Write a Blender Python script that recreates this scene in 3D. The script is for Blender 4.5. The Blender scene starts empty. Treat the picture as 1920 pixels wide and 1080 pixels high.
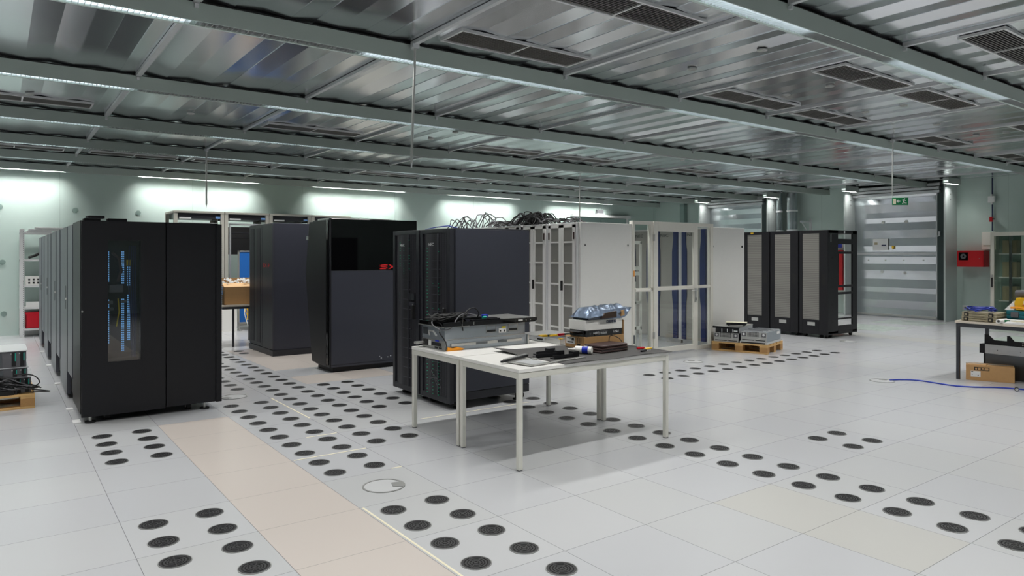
import bpy, bmesh, math, random
from math import radians as R, sin, cos, pi
from mathutils import Vector
random.seed(7)
SC = bpy.context.scene
COL = SC.collection

# ------------------------------------------------------------------ camera, world, exposure
cd = bpy.data.cameras.new('camera')
cam = bpy.data.objects.new('camera', cd)
COL.objects.link(cam)
cam.location = (0.007, 0.010, 1.525)
cam.rotation_euler = (R(90), 0, -0.6329)
cd.sensor_width = 36
cd.lens = 36 * 1318.06 / 1920
cd.shift_y = (479.32 - 540) / 1920
cd.clip_start = 0.05
cd.clip_end = 200
SC.camera = cam
w = bpy.data.worlds.new('world')
SC.world = w
w.use_nodes = True
w.node_tree.nodes['Background'].inputs[0].default_value = (0.62, 0.72, 0.72, 1)
w.node_tree.nodes['Background'].inputs[1].default_value = 0.02
SC.view_settings.view_transform = 'Standard'
SC.view_settings.look = 'None'
SC.view_settings.gamma = 1
SC.view_settings.exposure = 0.0
SC.view_settings.use_curve_mapping = False
SC.cycles.use_denoising = True
SC.cycles.max_bounces = 7
SC.cycles.diffuse_bounces = 4
SC.cycles.glossy_bounces = 4
SC.cycles.transparent_max_bounces = 12
SC.cycles.sample_clamp_indirect = 6
SC.cycles.caustics_reflective = False
SC.cycles.caustics_refractive = False
LAMP_POWER = 15.2      # of each burning tube
LAMP_SPREAD = R(128)
LAMP_COLOR = (1.0, 0.985, 0.95)

# ------------------------------------------------------------------ materials
def lin(c):
    return tuple(((v / 255) / 12.92 if v <= 10 else (((v / 255) + 0.055) / 1.055) ** 2.4) for v in c)

def mat(name, rgb, rough=0.5, metal=0.0, var=0.04, scale=6.0, bump=0.0, spec=0.5, emit=0.0):
    m = bpy.data.materials.new(name)
    m.use_nodes = True
    nt = m.node_tree
    b = nt.nodes['Principled BSDF']
    c = lin(rgb)
    b.inputs['Roughness'].default_value = rough
    b.inputs['Metallic'].default_value = metal
    b.inputs['Specular IOR Level'].default_value = spec
    tc = nt.nodes.new('ShaderNodeTexCoord')
    n = nt.nodes.new('ShaderNodeTexNoise')
    n.inputs['Scale'].default_value = scale
    n.inputs['Detail'].default_value = 3
    nt.links.new(tc.outputs['Object'], n.inputs['Vector'])
    mx = nt.nodes.new('ShaderNodeMix')
    mx.data_type = 'RGBA'
    mx.inputs[6].default_value = (*[v * (1 - var) for v in c], 1)
    mx.inputs[7].default_value = (*[min(1, v * (1 + var)) for v in c], 1)
    nt.links.new(n.outputs['Fac'], mx.inputs[0])
    nt.links.new(mx.outputs[2], b.inputs['Base Color'])
    if bump:
        bp = nt.nodes.new('ShaderNodeBump')
        bp.inputs['Strength'].default_value = bump
        bp.inputs['Distance'].default_value = 0.01
        nt.links.new(n.outputs['Fac'], bp.inputs['Height'])
        nt.links.new(bp.outputs['Normal'], b.inputs['Normal'])
    if emit:
        b.inputs['Emission Color'].default_value = (*c, 1)
        b.inputs['Emission Strength'].default_value = emit
    return m

def glass(name, tint=(0.9, 0.95, 0.94), gloss=0.0):
    m = bpy.data.materials.new(name)
    m.use_nodes = True
    nt = m.node_tree
    nt.nodes.remove(nt.nodes['Principled BSDF'])
    out = nt.nodes['Material Output']
    tr = nt.nodes.new('ShaderNodeBsdfTransparent')
    tr.inputs[0].default_value = (*tint, 1)
    gl = nt.nodes.new('ShaderNodeBsdfGlossy')
    gl.inputs['Roughness'].default_value = 0.02
    fr = nt.nodes.new('ShaderNodeFresnel')
    fr.inputs[0].default_value = 1.5
    ad = nt.nodes.new('ShaderNodeMath')
    ad.inputs[1].default_value = gloss
    nt.links.new(fr.outputs[0], ad.inputs[0])
    mx = nt.nodes.new('ShaderNodeMixShader')
    ge = nt.nodes.new('ShaderNodeNewGeometry')
    sb = nt.nodes.new('ShaderNodeMath')
    sb.operation = 'SUBTRACT'
    sb.inputs[0].default_value = 1.0
    nt.links.new(ge.outputs['Backfacing'], sb.inputs[1])
    ml = nt.nodes.new('ShaderNodeMath')
    ml.operation = 'MULTIPLY'
    nt.links.new(ad.outputs[0], ml.inputs[0])
    nt.links.new(sb.outputs[0], ml.inputs[1])
    nt.links.new(ml.outputs[0], mx.inputs[0])
    nt.links.new(tr.outputs[0], mx.inputs[1])
    nt.links.new(gl.outputs[0], mx.inputs[2])
    nt.links.new(mx.outputs[0], out.inputs['Surface'])
    return m

U0, V0, TS = 0.575, 3.976, 0.6      # the floor's tile grid

def floor_mat(name, rgb, rough=0.3, var=0.03):
    m = mat(name, rgb, rough, 0, 0.0, 2.5, 0, 0.42)
    nt = m.node_tree
    b = nt.nodes['Principled BSDF']
    src = b.inputs['Base Color'].links[0].from_socket
    g = nt.nodes.new('ShaderNodeNewGeometry')
    sx = nt.nodes.new('ShaderNodeSeparateXYZ')
    nt.links.new(g.outputs['Position'], sx.inputs[0])

    def M(op, a, bb=None):
        n = nt.nodes.new('ShaderNodeMath')
        n.operation = op
        for i, v in enumerate((a, bb)):
            if v is None:
                continue
            if isinstance(v, (int, float)):
                n.inputs[i].default_value = v
            else:
                nt.links.new(v, n.inputs[i])
        return n.outputs[0]
    ds = []
    for ax, o in ((0, U0), (1, V0)):
        f = M('FRACT', M('DIVIDE', M('SUBTRACT', sx.outputs[ax], o - 60), TS))
        ds.append(M('MINIMUM', f, M('SUBTRACT', 1.0, f)))
    seam = M('LESS_THAN', M('MINIMUM', ds[0], ds[1]), 0.0026)
    mx = nt.nodes.new('ShaderNodeMix')
    mx.data_type = 'RGBA'
    nt.links.new(M('MULTIPLY', seam, 0.72), mx.inputs[0])
    nt.links.new(src, mx.inputs[6])
    mx.inputs[7].default_value = (0.09, 0.09, 0.09, 1)
    nt.links.new(mx.outputs[2], b.inputs['Base Color'])
    # scuffs change the gloss a little
    n = nt.nodes.new('ShaderNodeTexNoise')
    n.inputs['Scale'].default_value = 0.6
    n.inputs['Detail'].default_value = 0
    nt.links.new(g.outputs['Position'], n.inputs['Vector'])
    nt.links.new(M('ADD', M('MULTIPLY', n.outputs['Fac'], 0.03), rough - 0.015), b.inputs['Roughness'])
    return m

def sheet_mat(name, rgb, rough, wav=0.35, wscale=1.2):
    """galvanised sheet: metallic, a little wavy"""
    m = mat(name, rgb, rough, 1.0, 0.10, 0.9, 0)
    nt = m.node_tree
    b = nt.nodes['Principled BSDF']
    tc = nt.nodes.new('ShaderNodeTexCoord')
    n = nt.nodes.new('ShaderNodeTexNoise')
    n.inputs['Scale'].default_value = wscale
    n.inputs['Detail'].default_value = 1.0
    nt.links.new(tc.outputs['Object'], n.inputs['Vector'])
    bp = nt.nodes.new('ShaderNodeBump')
    bp.inputs['Strength'].default_value = wav
    bp.inputs['Distance'].default_value = 0.02
    nt.links.new(n.outputs['Fac'], bp.inputs['Height'])
    nt.links.new(bp.outputs['Normal'], b.inputs['Normal'])
    return m

def perf_mat(name, rgb, hole, sx=130.0, sz=130.0, rough=0.5, metal=0.3, thr=0.45):
    """perforated sheet: small dark holes in a grid"""
    m = mat(name, rgb, rough, metal, 0.03)
    nt = m.node_tree
    b = nt.nodes['Principled BSDF']
    src = b.inputs['Base Color'].links[0].from_socket
    tc = nt.nodes.new('ShaderNodeTexCoord')
    mp = nt.nodes.new('ShaderNodeMapping')
    mp.inputs['Scale'].default_value = (sx, sx, sz)
    v = nt.nodes.new('ShaderNodeTexVoronoi')
    v.inputs['Randomness'].default_value = 0.0
    v.inputs['Scale'].default_value = 1.0
    nt.links.new(tc.outputs['Object'], mp.inputs[0])
    nt.links.new(mp.outputs[0], v.inputs['Vector'])
    lt = nt.nodes.new('ShaderNodeMath')
    lt.operation = 'LESS_THAN'
    lt.inputs[1].default_value = thr
    nt.links.new(v.outputs['Distance'], lt.inputs[0])
    mx = nt.nodes.new('ShaderNodeMix')
    mx.data_type = 'RGBA'
    nt.links.new(lt.outputs[0], mx.inputs[0])
    nt.links.new(src, mx.inputs[6])
    mx.inputs[7].default_value = (*lin(hole), 1)
    nt.links.new(mx.outputs[2], b.inputs['Base Color'])
    return m

def line_mat(name, rgb, dark, pitch, rough=0.5):
    """fine horizontal louvres"""
    m = mat(name, rgb, rough, 0.2, 0.03)
    nt = m.node_tree
    b = nt.nodes['Principled BSDF']
    src = b.inputs['Base Color'].links[0].from_socket
    tc = nt.nodes.new('ShaderNodeTexCoord')
    sx = nt.nodes.new('ShaderNodeSeparateXYZ')
    nt.links.new(tc.outputs['Object'], sx.inputs[0])
    last = sx.outputs[2]
    for op, v in (('DIVIDE', pitch), ('FRACT', 0), ('LESS_THAN', .32)):
        n = nt.nodes.new('ShaderNodeMath')
        n.operation = op
        nt.links.new(last, n.inputs[0])
        n.inputs[1].default_value = v
        last = n.outputs[0]
    mx = nt.nodes.new('ShaderNodeMix')
    mx.data_type = 'RGBA'
    nt.links.new(last, mx.inputs[0])
    nt.links.new(src, mx.inputs[6])
    mx.inputs[7].default_value = (*lin(dark), 1)
    nt.links.new(mx.outputs[2], b.inputs['Base Color'])
    return m

M = {}
M['floor'] = floor_mat('floor grey laminate', (192, 194, 198), 0.22)
M['floor2'] = floor_mat('floor paler grey laminate', (194, 196, 199), 0.22)
M['floor3'] = floor_mat('floor warm grey laminate', (192, 194, 196), 0.23)
M['beige'] = floor_mat('floor beige laminate', (203, 195, 189), 0.28)
M['green'] = floor_mat('floor greenish laminate', (176, 188, 181), 0.28)
M['cream'] = floor_mat('floor cream laminate', (193, 193, 190), 0.24)
M['wall'] = mat('wall sea-green paint', (196, 214, 208), 0.55, 0, 0.03, 1.5)
M['wall_d'] = mat('wall deeper green paint', (142, 164, 158), 0.5, 0, 0.03, 1.5)
M['beam'] = mat('beam grey-green paint', (184, 197, 191), 0.5, 0, 0.03, 2)
M['gap'] = mat('black rubber', (10, 11, 12), 0.7)  # flat black; as strips over the beams it paints the gap's shade
M['sheet'] = sheet_mat('ceiling galvanised sheet', (228, 231, 235), 0.19, 0.3, 1.0)
M['sheet_door'] = sheet_mat('door galvanised sheet', (216, 220, 224), 0.22, 0.7, 2.2)
M['steel'] = mat('galvanised steel', (216, 218, 220), 0.36, 0.45, 0.08, 12)
M['steel_g'] = mat('bluish zinc steel', (172, 180, 188), 0.38, 0.75, 0.06, 12)
M['pillar'] = mat('pillar grey sheet', (196, 204, 203), 0.42, 0.25, 0.03, 2)
M['jamb'] = mat('door gap shade', (52, 66, 66), 0.5)  # shade of the recess beside each steel door, put into the colour
M['cover'] = mat('grommet cover', (196, 198, 200), 0.32)
M['steel_d'] = mat('dull steel', (112, 116, 120), 0.4, 1.0, 0.08, 12)
M['alu'] = mat('brushed aluminium', (205, 205, 202), 0.35, 0.9, 0.04, 20)
M['louvre'] = mat('louvre aluminium', (205, 207, 208), 0.3, 0.6, 0.03, 20)
M['tube_on'] = mat('burning tube', (236, 246, 255), 0.4, 0, 0, 5, 0, 0.5, 7.0)
M['tube_off'] = mat('dark tube', (150, 152, 152), 0.3)
M['ventp'] = mat('vent black plastic', (46, 46, 48), 0.45)
M['ventb'] = mat('vent dark opening', (7, 7, 7), 0.8)
M['grille'] = mat('grille dark slots', (24, 24, 25), 0.6)
M['grille_f'] = mat('grille frame', (214, 216, 216), 0.4, 0.4)
M['slat'] = mat('grille slat', (170, 168, 164), 0.4, 0.3)
M['black'] = mat('black satin paint', (25, 25, 29), 0.45, 0, 0.06, 60, 0, 0.35)
M['black2'] = mat('black cabinet side', (74, 76, 84), 0.36, 0, 0.05, 60, 0, 0.5)
M['char'] = mat('charcoal paint', (54, 56, 66), 0.42, 0, 0.08, 120, 0, 0.45)
M['char_d'] = mat('dark charcoal paint', (38, 39, 45), 0.4, 0, 0.05, 60)
M['gloss'] = mat('piano black', (4, 4, 5), 0.06, 0, 0, 5, 0, 0.6)
M['rubber'] = mat('rubber', (16, 16, 17), 0.6)
M['dmesh'] = perf_mat('dark perforated steel', (62, 62, 68), (22, 22, 25), 140, 140)
M['dserver'] = mat('dark server fronts', (30, 30, 33), 0.45)
M['dline'] = mat('dark rack rail', (66, 67, 74), 0.4, 0.3)
M['led_g'] = mat('green light', (40, 200, 150), 0.4, 0, 0, 5, 0, 0.5, 0.12)
M['led_y'] = mat('yellow light', (225, 222, 180), 0.4, 0, 0, 5, 0, 0.5, 0.1)
M['led_b'] = mat('blue lit slots', (120, 185, 240), 0.4, 0, 0, 5, 0, 0.5, 0.9)
M['white'] = mat('white powder coat', (245, 244, 240), 0.42, 0, 0.02, 30)
M['white2'] = mat('light grey powder coat', (228, 229, 229), 0.42, 0, 0.02, 30)
M['cream_p'] = mat('cream powder coat', (242, 239, 230), 0.4, 0, 0.02, 30)
M['wmesh'] = perf_mat('grey perforated door', (172, 170, 164), (118, 116, 110), 150, 150, 0.5, 0.2)
M['gmesh'] = line_mat('grey louvred door', (140, 138, 133), (116, 114, 110), 0.034)
M['navy'] = mat('navy blue panel', (32, 46, 98), 0.35)
M['blue'] = mat('blue fabric panel', (18, 104, 190), 0.7)
M['beige_rack'] = mat('pale grey rack paint', (196, 194, 184), 0.45)
M['card'] = mat('cardboard', (196, 154, 104), 0.75, 0, 0.08, 25)
M['card_in'] = mat('cardboard pale side', (216, 176, 128), 0.75, 0, 0.06, 25)
M['wood'] = mat('pallet pine', (208, 168, 110), 0.7, 0, 0.18, 9)
M['wood_b'] = mat('pallet chip block', (176, 134, 84), 0.8, 0, 0.2, 70)
M['ply'] = mat('table plywood', (216, 206, 190), 0.5, 0, 0.06, 9)
M['ttop'] = mat('table laminate', (238, 237, 233), 0.33, 0, 0.01, 9)
M['tleg'] = mat('table frame grey', (222, 221, 212), 0.38, 0.15, 0.02, 20)
M['tleg_m'] = mat('table edge grey', (176, 178, 174), 0.36, 0.3, 0.02, 20)
M['fframe'] = mat('anthracite steel', (62, 64, 68), 0.42, 0.2)
M['matt'] = mat('black rubber mat', (72, 71, 70), 0.62, 0, 0.06, 90)
M['red'] = mat('red paint', (196, 14, 26), 0.4)
M['redp'] = mat('red plastic', (204, 20, 40), 0.4)
M['logo_r'] = mat('red lettering', (214, 30, 34), 0.4)
M['white_l'] = mat('white lettering', (226, 228, 230), 0.5)
M['ink'] = mat('black print', (30, 28, 28), 0.6)
M['ink_b'] = mat('navy print', (28, 40, 78), 0.5)
M['paper'] = mat('paper', (236, 236, 234), 0.7, 0, 0.01)
M['label_y'] = mat('yellow label', (206, 190, 40), 0.5)
M['orange'] = mat('orange plastic', (250, 160, 20), 0.45)
M['yellow'] = mat('yellow plastic', (244, 196, 30), 0.4)
M['blue_c'] = mat('blue cable', (28, 58, 176), 0.4)
M['blue_plug'] = mat('blue plug', (26, 52, 190), 0.35)
M['teal_plug'] = mat('teal plug', (30, 170, 150), 0.35)
M['teal'] = mat('teal plastic', (14, 110, 122), 0.4)
M['tan'] = mat('khaki plastic', (164, 154, 128), 0.5)
M['brown'] = mat('dark brown leather', (64, 44, 42), 0.4, 0, 0.1, 60, 0.15)
M['foil'] = mat('antistatic foil', (112, 126, 146), 0.3, 0.85, 0.25, 14, 0.6)
M['foil_d'] = mat('dark board in foil', (74, 58, 48), 0.4, 0.4, 0.3, 20)
M['pcb'] = mat('green circuit board', (34, 92, 60), 0.5, 0, 0.2, 40)
M['exit'] = mat('green sign', (10, 122, 70), 0.4)
M['gtool'] = mat('grey plastic', (98, 98, 102), 0.5)
M['tape'] = mat('pale yellow tape', (232, 226, 200), 0.5)
M['ring'] = mat('grommet grey', (138, 140, 138), 0.4)
M['pane'] = glass('clear pane', (0.93, 0.95, 0.94), 0.03)
M['smoked'] = glass('smoked pane', (0.8, 0.8, 0.82), 0.10)
M['gcab'] = glass('greenish pane', (0.86, 0.89, 0.86), 0.04)
M['pipe'] = mat('galvanised pipe', (186, 192, 196), 0.22, 1.0, 0.05, 6)
M['bluish'] = mat('blue-white pack', (120, 160, 215), 0.35, 0, 0.5, 24)

# ------------------------------------------------------------------ builders
class MB:
    def __init__(s):
        s.v, s.f, s.m = [], [], []

    def add(s, vs, fs, m=0):
        o = len(s.v)
        s.v += [tuple(v) for v in vs]
        s.f += [tuple(i + o for i in f) for f in fs]
        s.m += [m] * len(fs)
        return s

    def box(s, x0, x1, y0, y1, z0, z1, m=0):
        vs = [(x, y, z) for z in (z0, z1) for y in (y0, y1) for x in (x0, x1)]
        return s.add(vs, [(0, 2, 3, 1), (4, 5, 7, 6), (0, 1, 5, 4), (2, 6, 7, 3), (0, 4, 6, 2), (1, 3, 7, 5)], m)

    def obox(s, c, u, hu, hv, z0, z1, m=0):
        """upright box round (x,y) c, u = heading angle, half sizes hu, hv"""
        a, b = cos(u), sin(u)
        P = [(c[0] + a * p * hu - b * q * hv, c[1] + b * p * hu + a * q * hv) for p, q in ((-1, -1), (1, -1), (1, 1), (-1, 1))]
        return s.prism(P, 'z', z0, z1, m)

    def prism(s, P, ax, a, b, m=0):
        n = len(P)
        def w(p, t):
            return {'x': (t, p[0], p[1]), 'y': (p[0], t, p[1]), 'z': (p[0], p[1], t)}[ax]
        vs = [w(p, a) for p in P] + [w(p, b) for p in P]
        fs = [tuple(range(n))[::-1], tuple(range(n, 2 * n))] + [(i, (i + 1) % n, n + (i + 1) % n, n + i) for i in range(n)]
        return s.add(vs, fs, m)

    def cyl(s, p, q, r, n=12, m=0, r2=None):
        return s.tube([p, q], r, n, m, r2)

    def tube(s, pts, r, n=6, m=0, r2=None):
        pts = [Vector(p) for p in pts]
        if len(pts) > 4 and r2 is None:      # cables: a smooth curve through the points
            q = []
            for i in range(len(pts) - 1):
                a, b, c, d = pts[max(i - 1, 0)], pts[i], pts[i + 1], pts[min(i + 2, len(pts) - 1)]
                for k in range(4):
                    u = k / 4
                    q.append(.5 * ((2 * b) + (c - a) * u + (2 * a - 5 * b + 4 * c - d) * u * u + (3 * b - a - 3 * c + d) * u ** 3))
            pts = q + [pts[-1]]
        vs, fs = [], []
        up = None
        for i, p in enumerate(pts):
            d = (pts[min(i + 1, len(pts) - 1)] - pts[max(i - 1, 0)]).normalized()
            if up is None:
                up = Vector((0, 0, 1)) if abs(d.z) < 0.9 else Vector((1, 0, 0))
            a = d.cross(up).normalized()
            bb = a.cross(d).normalized()
            up = bb
            rr = r if r2 is None else r + (r2 - r) * i / (len(pts) - 1)
            vs += [p + a * cos(2 * pi * k / n) * rr + bb * sin(2 * pi * k / n) * rr for k in range(n)]
        for i in range(len(pts) - 1):
            fs += [(i * n + k, i * n + (k + 1) % n, (i + 1) * n + (k + 1) % n, (i + 1) * n + k) for k in range(n)]
        L = len(pts) - 1
        fs += [tuple(range(n))[::-1], tuple(L * n + k for k in range(n))]
        return s.add(vs, fs, m)

    def ringz(s, c, r0, r1, z0, z1, n=24, m=0):
        vs, fs = [], []
        for k in range(n):
            t = 2 * pi * k / n
            for r, z in ((r0, z0), (r1, z0), (r1, z1), (r0, z1)):
                vs.append((c[0] + r * cos(t), c[1] + r * sin(t), z))
        for k in range(n):
            a, b = 4 * k, 4 * ((k + 1) % n)
            fs += [(a + i, a + (i + 1) % 4, b + (i + 1) % 4, b + i) for i in range(4)]
        return s.add(vs, fs, m)

    def mesh(s, name, mats, smooth=False):
        me = bpy.data.meshes.new(name)
        me.from_pydata(s.v, [], s.f)
        for x in mats if isinstance(mats, (list, tuple)) else [mats]:
            me.materials.append(M[x] if isinstance(x, str) else x)
        me.polygons.foreach_set('material_index', s.m)
        bm = bmesh.new()
        bm.from_mesh(me)
        bmesh.ops.recalc_face_normals(bm, faces=bm.faces)
        bm.to_mesh(me)
        bm.free()
        if smooth:
            me.shade_smooth()
            me.set_sharp_from_angle(angle=R(35))
        me.update()
        return me

    def build(s, name, mats, parent=None, bevel=0.0, smooth=False):
        o = bpy.data.objects.new(name, s.mesh(name, mats, smooth))
        COL.objects.link(o)
        if parent:
            o.parent = parent
        if bevel:
            b = o.modifiers.new('bevel', 'BEVEL')
            b.width = bevel
            b.segments = 2
            b.limit_method = 'ANGLE'
            b.angle_limit = R(50)
        return o

def each(mb, name, mats, parent):
    """every box of mb as a part of its own"""
    for k in range(len(mb.v) // 8):
        q = MB()
        q.v, q.f, q.m = mb.v[8 * k:8 * k + 8], [tuple(i - 8 * k for i in f) for f in mb.f[6 * k:6 * k + 6]], [0] * 6
        q.build(name, mats, parent)

def tag(o, label, cat, group=None, kind=None):
    o['label'] = label
    o['category'] = cat
    if group:
        o['group'] = group
    if kind:
        o['kind'] = kind
    return o

def thing(name, label, cat, loc=(0, 0, 0), rz=0.0, group=None):
    o = bpy.data.objects.new(name, None)
    COL.objects.link(o)
    o.empty_display_size = 0.1
    o.location = loc
    o.rotation_euler = (0, 0, rz)
    return tag(o, label, cat, group)

def solo(name, label, cat, mb, mats, loc=(0, 0, 0), rz=0.0, group=None, bevel=0.0, smooth=False):
    o = mb.build(name, mats, None, bevel, smooth)
    o.location = loc
    o.rotation_euler = (0, 0, rz)
    return tag(o, label, cat, group)

def dup(root, loc, rz=None, label=None, group=None):
    r = root.copy()
    COL.objects.link(r)
    r.location = loc
    if rz is not None:
        r.rotation_euler = (0, 0, rz)
    if label:
        r['label'] = label
    if group:
        r['group'] = group
    for ch in root.children:
        c = ch.copy()
        COL.objects.link(c)
        c.parent = r
        for g in ch.children:
            d = g.copy()
            COL.objects.link(d)
            d.parent = c
    return r

def struct(name, mb, mats, parent=None, bevel=0.0):
    o = mb.build(name, mats, parent, bevel)
    if not parent:
        o['kind'] = 'structure'
    return o

def lettering(text, size, m, parent, loc, rot, name='lettering', ext=0.0008, align='LEFT', xs=1.0):
    c = bpy.data.curves.new(name, 'FONT')
    c.body = text
    c.size = size
    c.extrude = ext
    c.align_x = align
    c.materials.append(M[m])
    tmp = bpy.data.objects.new(name, c)
    COL.objects.link(tmp)
    dg = bpy.context.evaluated_depsgraph_get()
    me = bpy.data.meshes.new_from_object(tmp.evaluated_get(dg))
    bpy.data.objects.remove(tmp)
    bpy.data.curves.remove(c)
    me.name = name
    o = bpy.data.objects.new(name, me)
    COL.objects.link(o)
    o.parent = parent
    o.location = loc
    o.rotation_euler = rot
    o.scale = (xs, 1, 1)
    return o

FACE_S = (R(90), 0, 0)            # reads when looked at from -Y
FACE_W = (R(90), 0, R(-90))       # reads when looked at from -X
ORD = ('first second third fourth fifth sixth seventh eighth ninth tenth eleventh twelfth thirteenth fourteenth fifteenth '
       'sixteenth seventeenth eighteenth nineteenth twentieth twenty-first twenty-second twenty-third twenty-fourth').split()

# ------------------------------------------------------------------ floor, walls, ceiling
RX0, RX1, RY0, RY1, CZ = -7.0, 18.2, -6.0, 16.5, 3.302
fl = MB()
i0, i1 = int((RX0 - U0) // TS), int((RX1 - U0) // TS) + 1
j0, j1 = int((RY0 - V0) // TS), int((RY1 - V0) // TS) + 1
rf = random.Random(3)
for i in range(i0, i1 + 1):
    for j in range(j0, j1 + 1):
        k = rf.choice((0, 0, 0, 1, 1, 2))
        if i == 1 and j <= 4 and j > -9:
            k = 3
        if 4 <= i <= 5 and 9 <= j <= 12 or i == 4 and j == 7 or (i == 5 and 7 <= j <= 8):
            k = 3
        if i in (5, 6) and j in (-3, -4) and not i == 6:
            k = 5 if rf.random() < 0.8 else 2
        if i == 21 and -6 <= j <= 6:
            k = 5
        if (i in (23, 24) and j % 5 in (0, 1)) or (i in (26, 27) and j % 4 in (1, 2)):
            k = 4
        x, y = U0 + i * TS, V0 + j * TS
        x0, x1, y0, y1 = max(x, RX0), min(x + TS, RX1), max(y, RY0), min(y + TS, RY1)
        if x1 > x0 and y1 > y0:
            fl.add([(x0, y0, 0), (x1, y0, 0), (x1, y1, 0), (x0, y1, 0)], [(0, 1, 2, 3)], k)
struct('floor', fl, ['floor', 'floor2', 'floor3', 'beige', 'green', 'cream'])

wb = MB().box(RX0 - .2, RX1 + .2, RY1, RY1 + .2, -.1, CZ + .2)
for k in range(11):
    x = -6.3 + 2.44 * k
    wb.box(x - .002, x + .002, RY1 - .001, RY1 + .01, 0, CZ, 1)
wb.box(-1.6, .36, RY1 - .012, RY1 + .01, 0, 2.02, 2)
struct('wall_back', wb, ['wall', 'wall_d', 'wall'])
wr = MB().box(RX1, RX1 + .2, RY0 - .2, RY1 + .2, -.1, CZ + .2)
for y in (15.9, 13.2, 10.5, 6.1, 4.0, 1.6):
    wr.box(RX1 - .001, RX1 + .01, y - .002, y + .002, 0, CZ, 1)
struct('wall_right', wr, ['wall', 'wall_d'])
struct('wall_left', MB().box(RX0 - .2, RX0, RY0 - .2, RY1 + .2, -.1, CZ + .2), 'wall')
struct('wall_front', MB().box(RX0 - .2, RX1 + .2, RY0 - .2, RY0, -.1, CZ + .2), 'wall')

ce = MB()
rc = random.Random(11)
x, k, zr = RX0, 0, CZ
while x < RX1:
    wd = 0.2 + rc.uniform(-.02, .02)
    t = rc.uniform(.002, .0085) * (1 if k % 2 else -1)
    a, b = CZ + t, CZ - t
    ce.add([(x, RY0, zr), (x, RY1, zr), (x, RY1, a), (x, RY0, a)], [(0, 1, 2, 3)])
    ce.add([(x, RY0, a), (x, RY1, a), (x + wd, RY1, b), (x + wd, RY0, b)], [(0, 1, 2, 3)])
    zr = b
    x += wd
    k += 1
ce.box(RX0, RX1 + .2, RY0, RY1, CZ + .1, CZ + .2)
struct('ceiling', ce, 'sheet')

NT = [0]
def trim(mb, mats, bevel=0):
    NT[0] += 1
    return struct('trim_%d' % NT[0], mb, mats, None, bevel)

BEAMS = [-2.0, 0.42, 2.82, 5.22, 7.70, 10.15, 12.35, 14.25, 16.12]
for y in BEAMS:
    P = [(y, 3.15), (y + .010, 3.15), (y + .010, 3.215), (y + .11, 3.215), (y + .11, 3.15), (y + .135, 3.15), (y + .135, 3.279), (y, 3.279)]
    b = MB().prism(P, 'x', RX0, 18.0)
    b.box(RX0, 18.0, y + .012, y + .12, 3.279, 3.294, 1)  # black strip painting the dark of the gap under the ceiling
    trim(b, ['beam', 'gap'])
PX = [-5.4, -3.78, -2.15, -.52, 1.12, 2.80, 4.46, 6.13, 7.77, 9.39, 11.0, 12.55, 14.0, 15.45, 16.9]
for n in range(len(BEAMS) - 1):
    ya, yb = BEAMS[n] + .135, BEAMS[n + 1]
    for x in PX:
        b = MB()
        b.prism([(x - .02, 3.270), (x + .02, 3.270), (x + .02, 3.275), (x - .006, 3.275), (x - .006, 3.30), (x - .02, 3.30)], 'y', ya, yb - .005)
        b.box(x + .028, x + .036, ya, yb, 3.284, 3.30)
        b.box(x - .012, x + .012, yb - .03, yb - .001, 3.235, 3.262)
        trim(b, 'steel')

# pillars that stand out from the right-hand wall, and the two steel doors between them
for y0, y1 in ((7.14, 7.175), (9.50, 9.54), (11.75, 11.79), (14.12, 14.16)):
    b = MB().box(17.58, RX1, y0, y1, 0, CZ)
    b.box(17.60, 17.605, y0 - .001, y0 + .001, .2, 3, 1)
    for z in (2.95, 2.83):
        b.cyl((17.85, y0 - .004, z), (17.85, y0 + .01, z), .012, 10, 1)
    trim(b, ['pillar', 'gap'], .002)
for y0, y1 in ((7.175, 7.50), (11.8, 12.24), (15.13, 15.3)):  # dark boxes: shade beside doors and on a narrow pillar, put in as colour
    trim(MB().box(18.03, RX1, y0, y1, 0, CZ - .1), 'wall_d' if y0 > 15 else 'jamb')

def steel_door(n, y0, y1, seed):
    rd = random.Random(seed)
    d = MB()
    z, k = .03, 0
    X = 18.06
    px = X
    while z < 3.0:
        h = min(rd.uniform(.12, .22), 3.02 - z)
        t = rd.uniform(.006, .016) * (1 if k % 2 else -1)
        d.add([(px, y0, z), (px, y1, z), (X + t, y1, z), (X + t, y0, z)], [(0, 1, 2, 3)])
        d.add([(X + t, y0, z), (X + t, y1, z), (X - t, y1, z + h), (X - t, y0, z + h)], [(0, 1, 2, 3)])
        px = X - t
        z += h
        k += 1
    d.box(X + .02, X + .1, y0, y1, .0, 3.05)
    o = struct('door_%d' % n, d, ['sheet_door'])
    MB().box(X - .035, X + .02, y0 - .02, y1 + .02, 1.545, 1.60).build('cross_rail', 'steel', o)
    MB().box(X - .05, X + .03, y0, y1, .02, .065).build('bottom_rail', 'alu', o)
    r = MB().box(X - .12, X + .05, y0 - .1, y1 + .05, 3.02, 3.08).box(X - .14, X + .05, y0 - .1, y1 + .05, 3.10, 3.16)
    r.box(X - .1, X + .05, y0 - .1, y1 + .05, 3.18, 3.25)
    r.build('track', 'steel', o)
    MB().box(X - .02, X + .03, y0 - .015, y0 + .012, 0.03, 3.02).build('edge_strip', 'steel', o)
    for yy, zz in ((8.78, 2.36), (8.22, 2.36), (8.80, 1.12), (8.24, 1.10)):
        if n == 1:
            MB().cyl((X - .02, yy, zz), (X + .02, yy, zz), .035, 14).ringz((0, 0), 0, .001, 0, .001, 6).build('washer', 'alu', o)
    for yy in (9.15, 8.72, 8.28, 7.82):
        if n == 1:
            MB().cyl((X - .02, yy, 1.41), (X + .02, yy, 1.41), .014, 10).build('bolt', 'alu', o)
    return o
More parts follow.
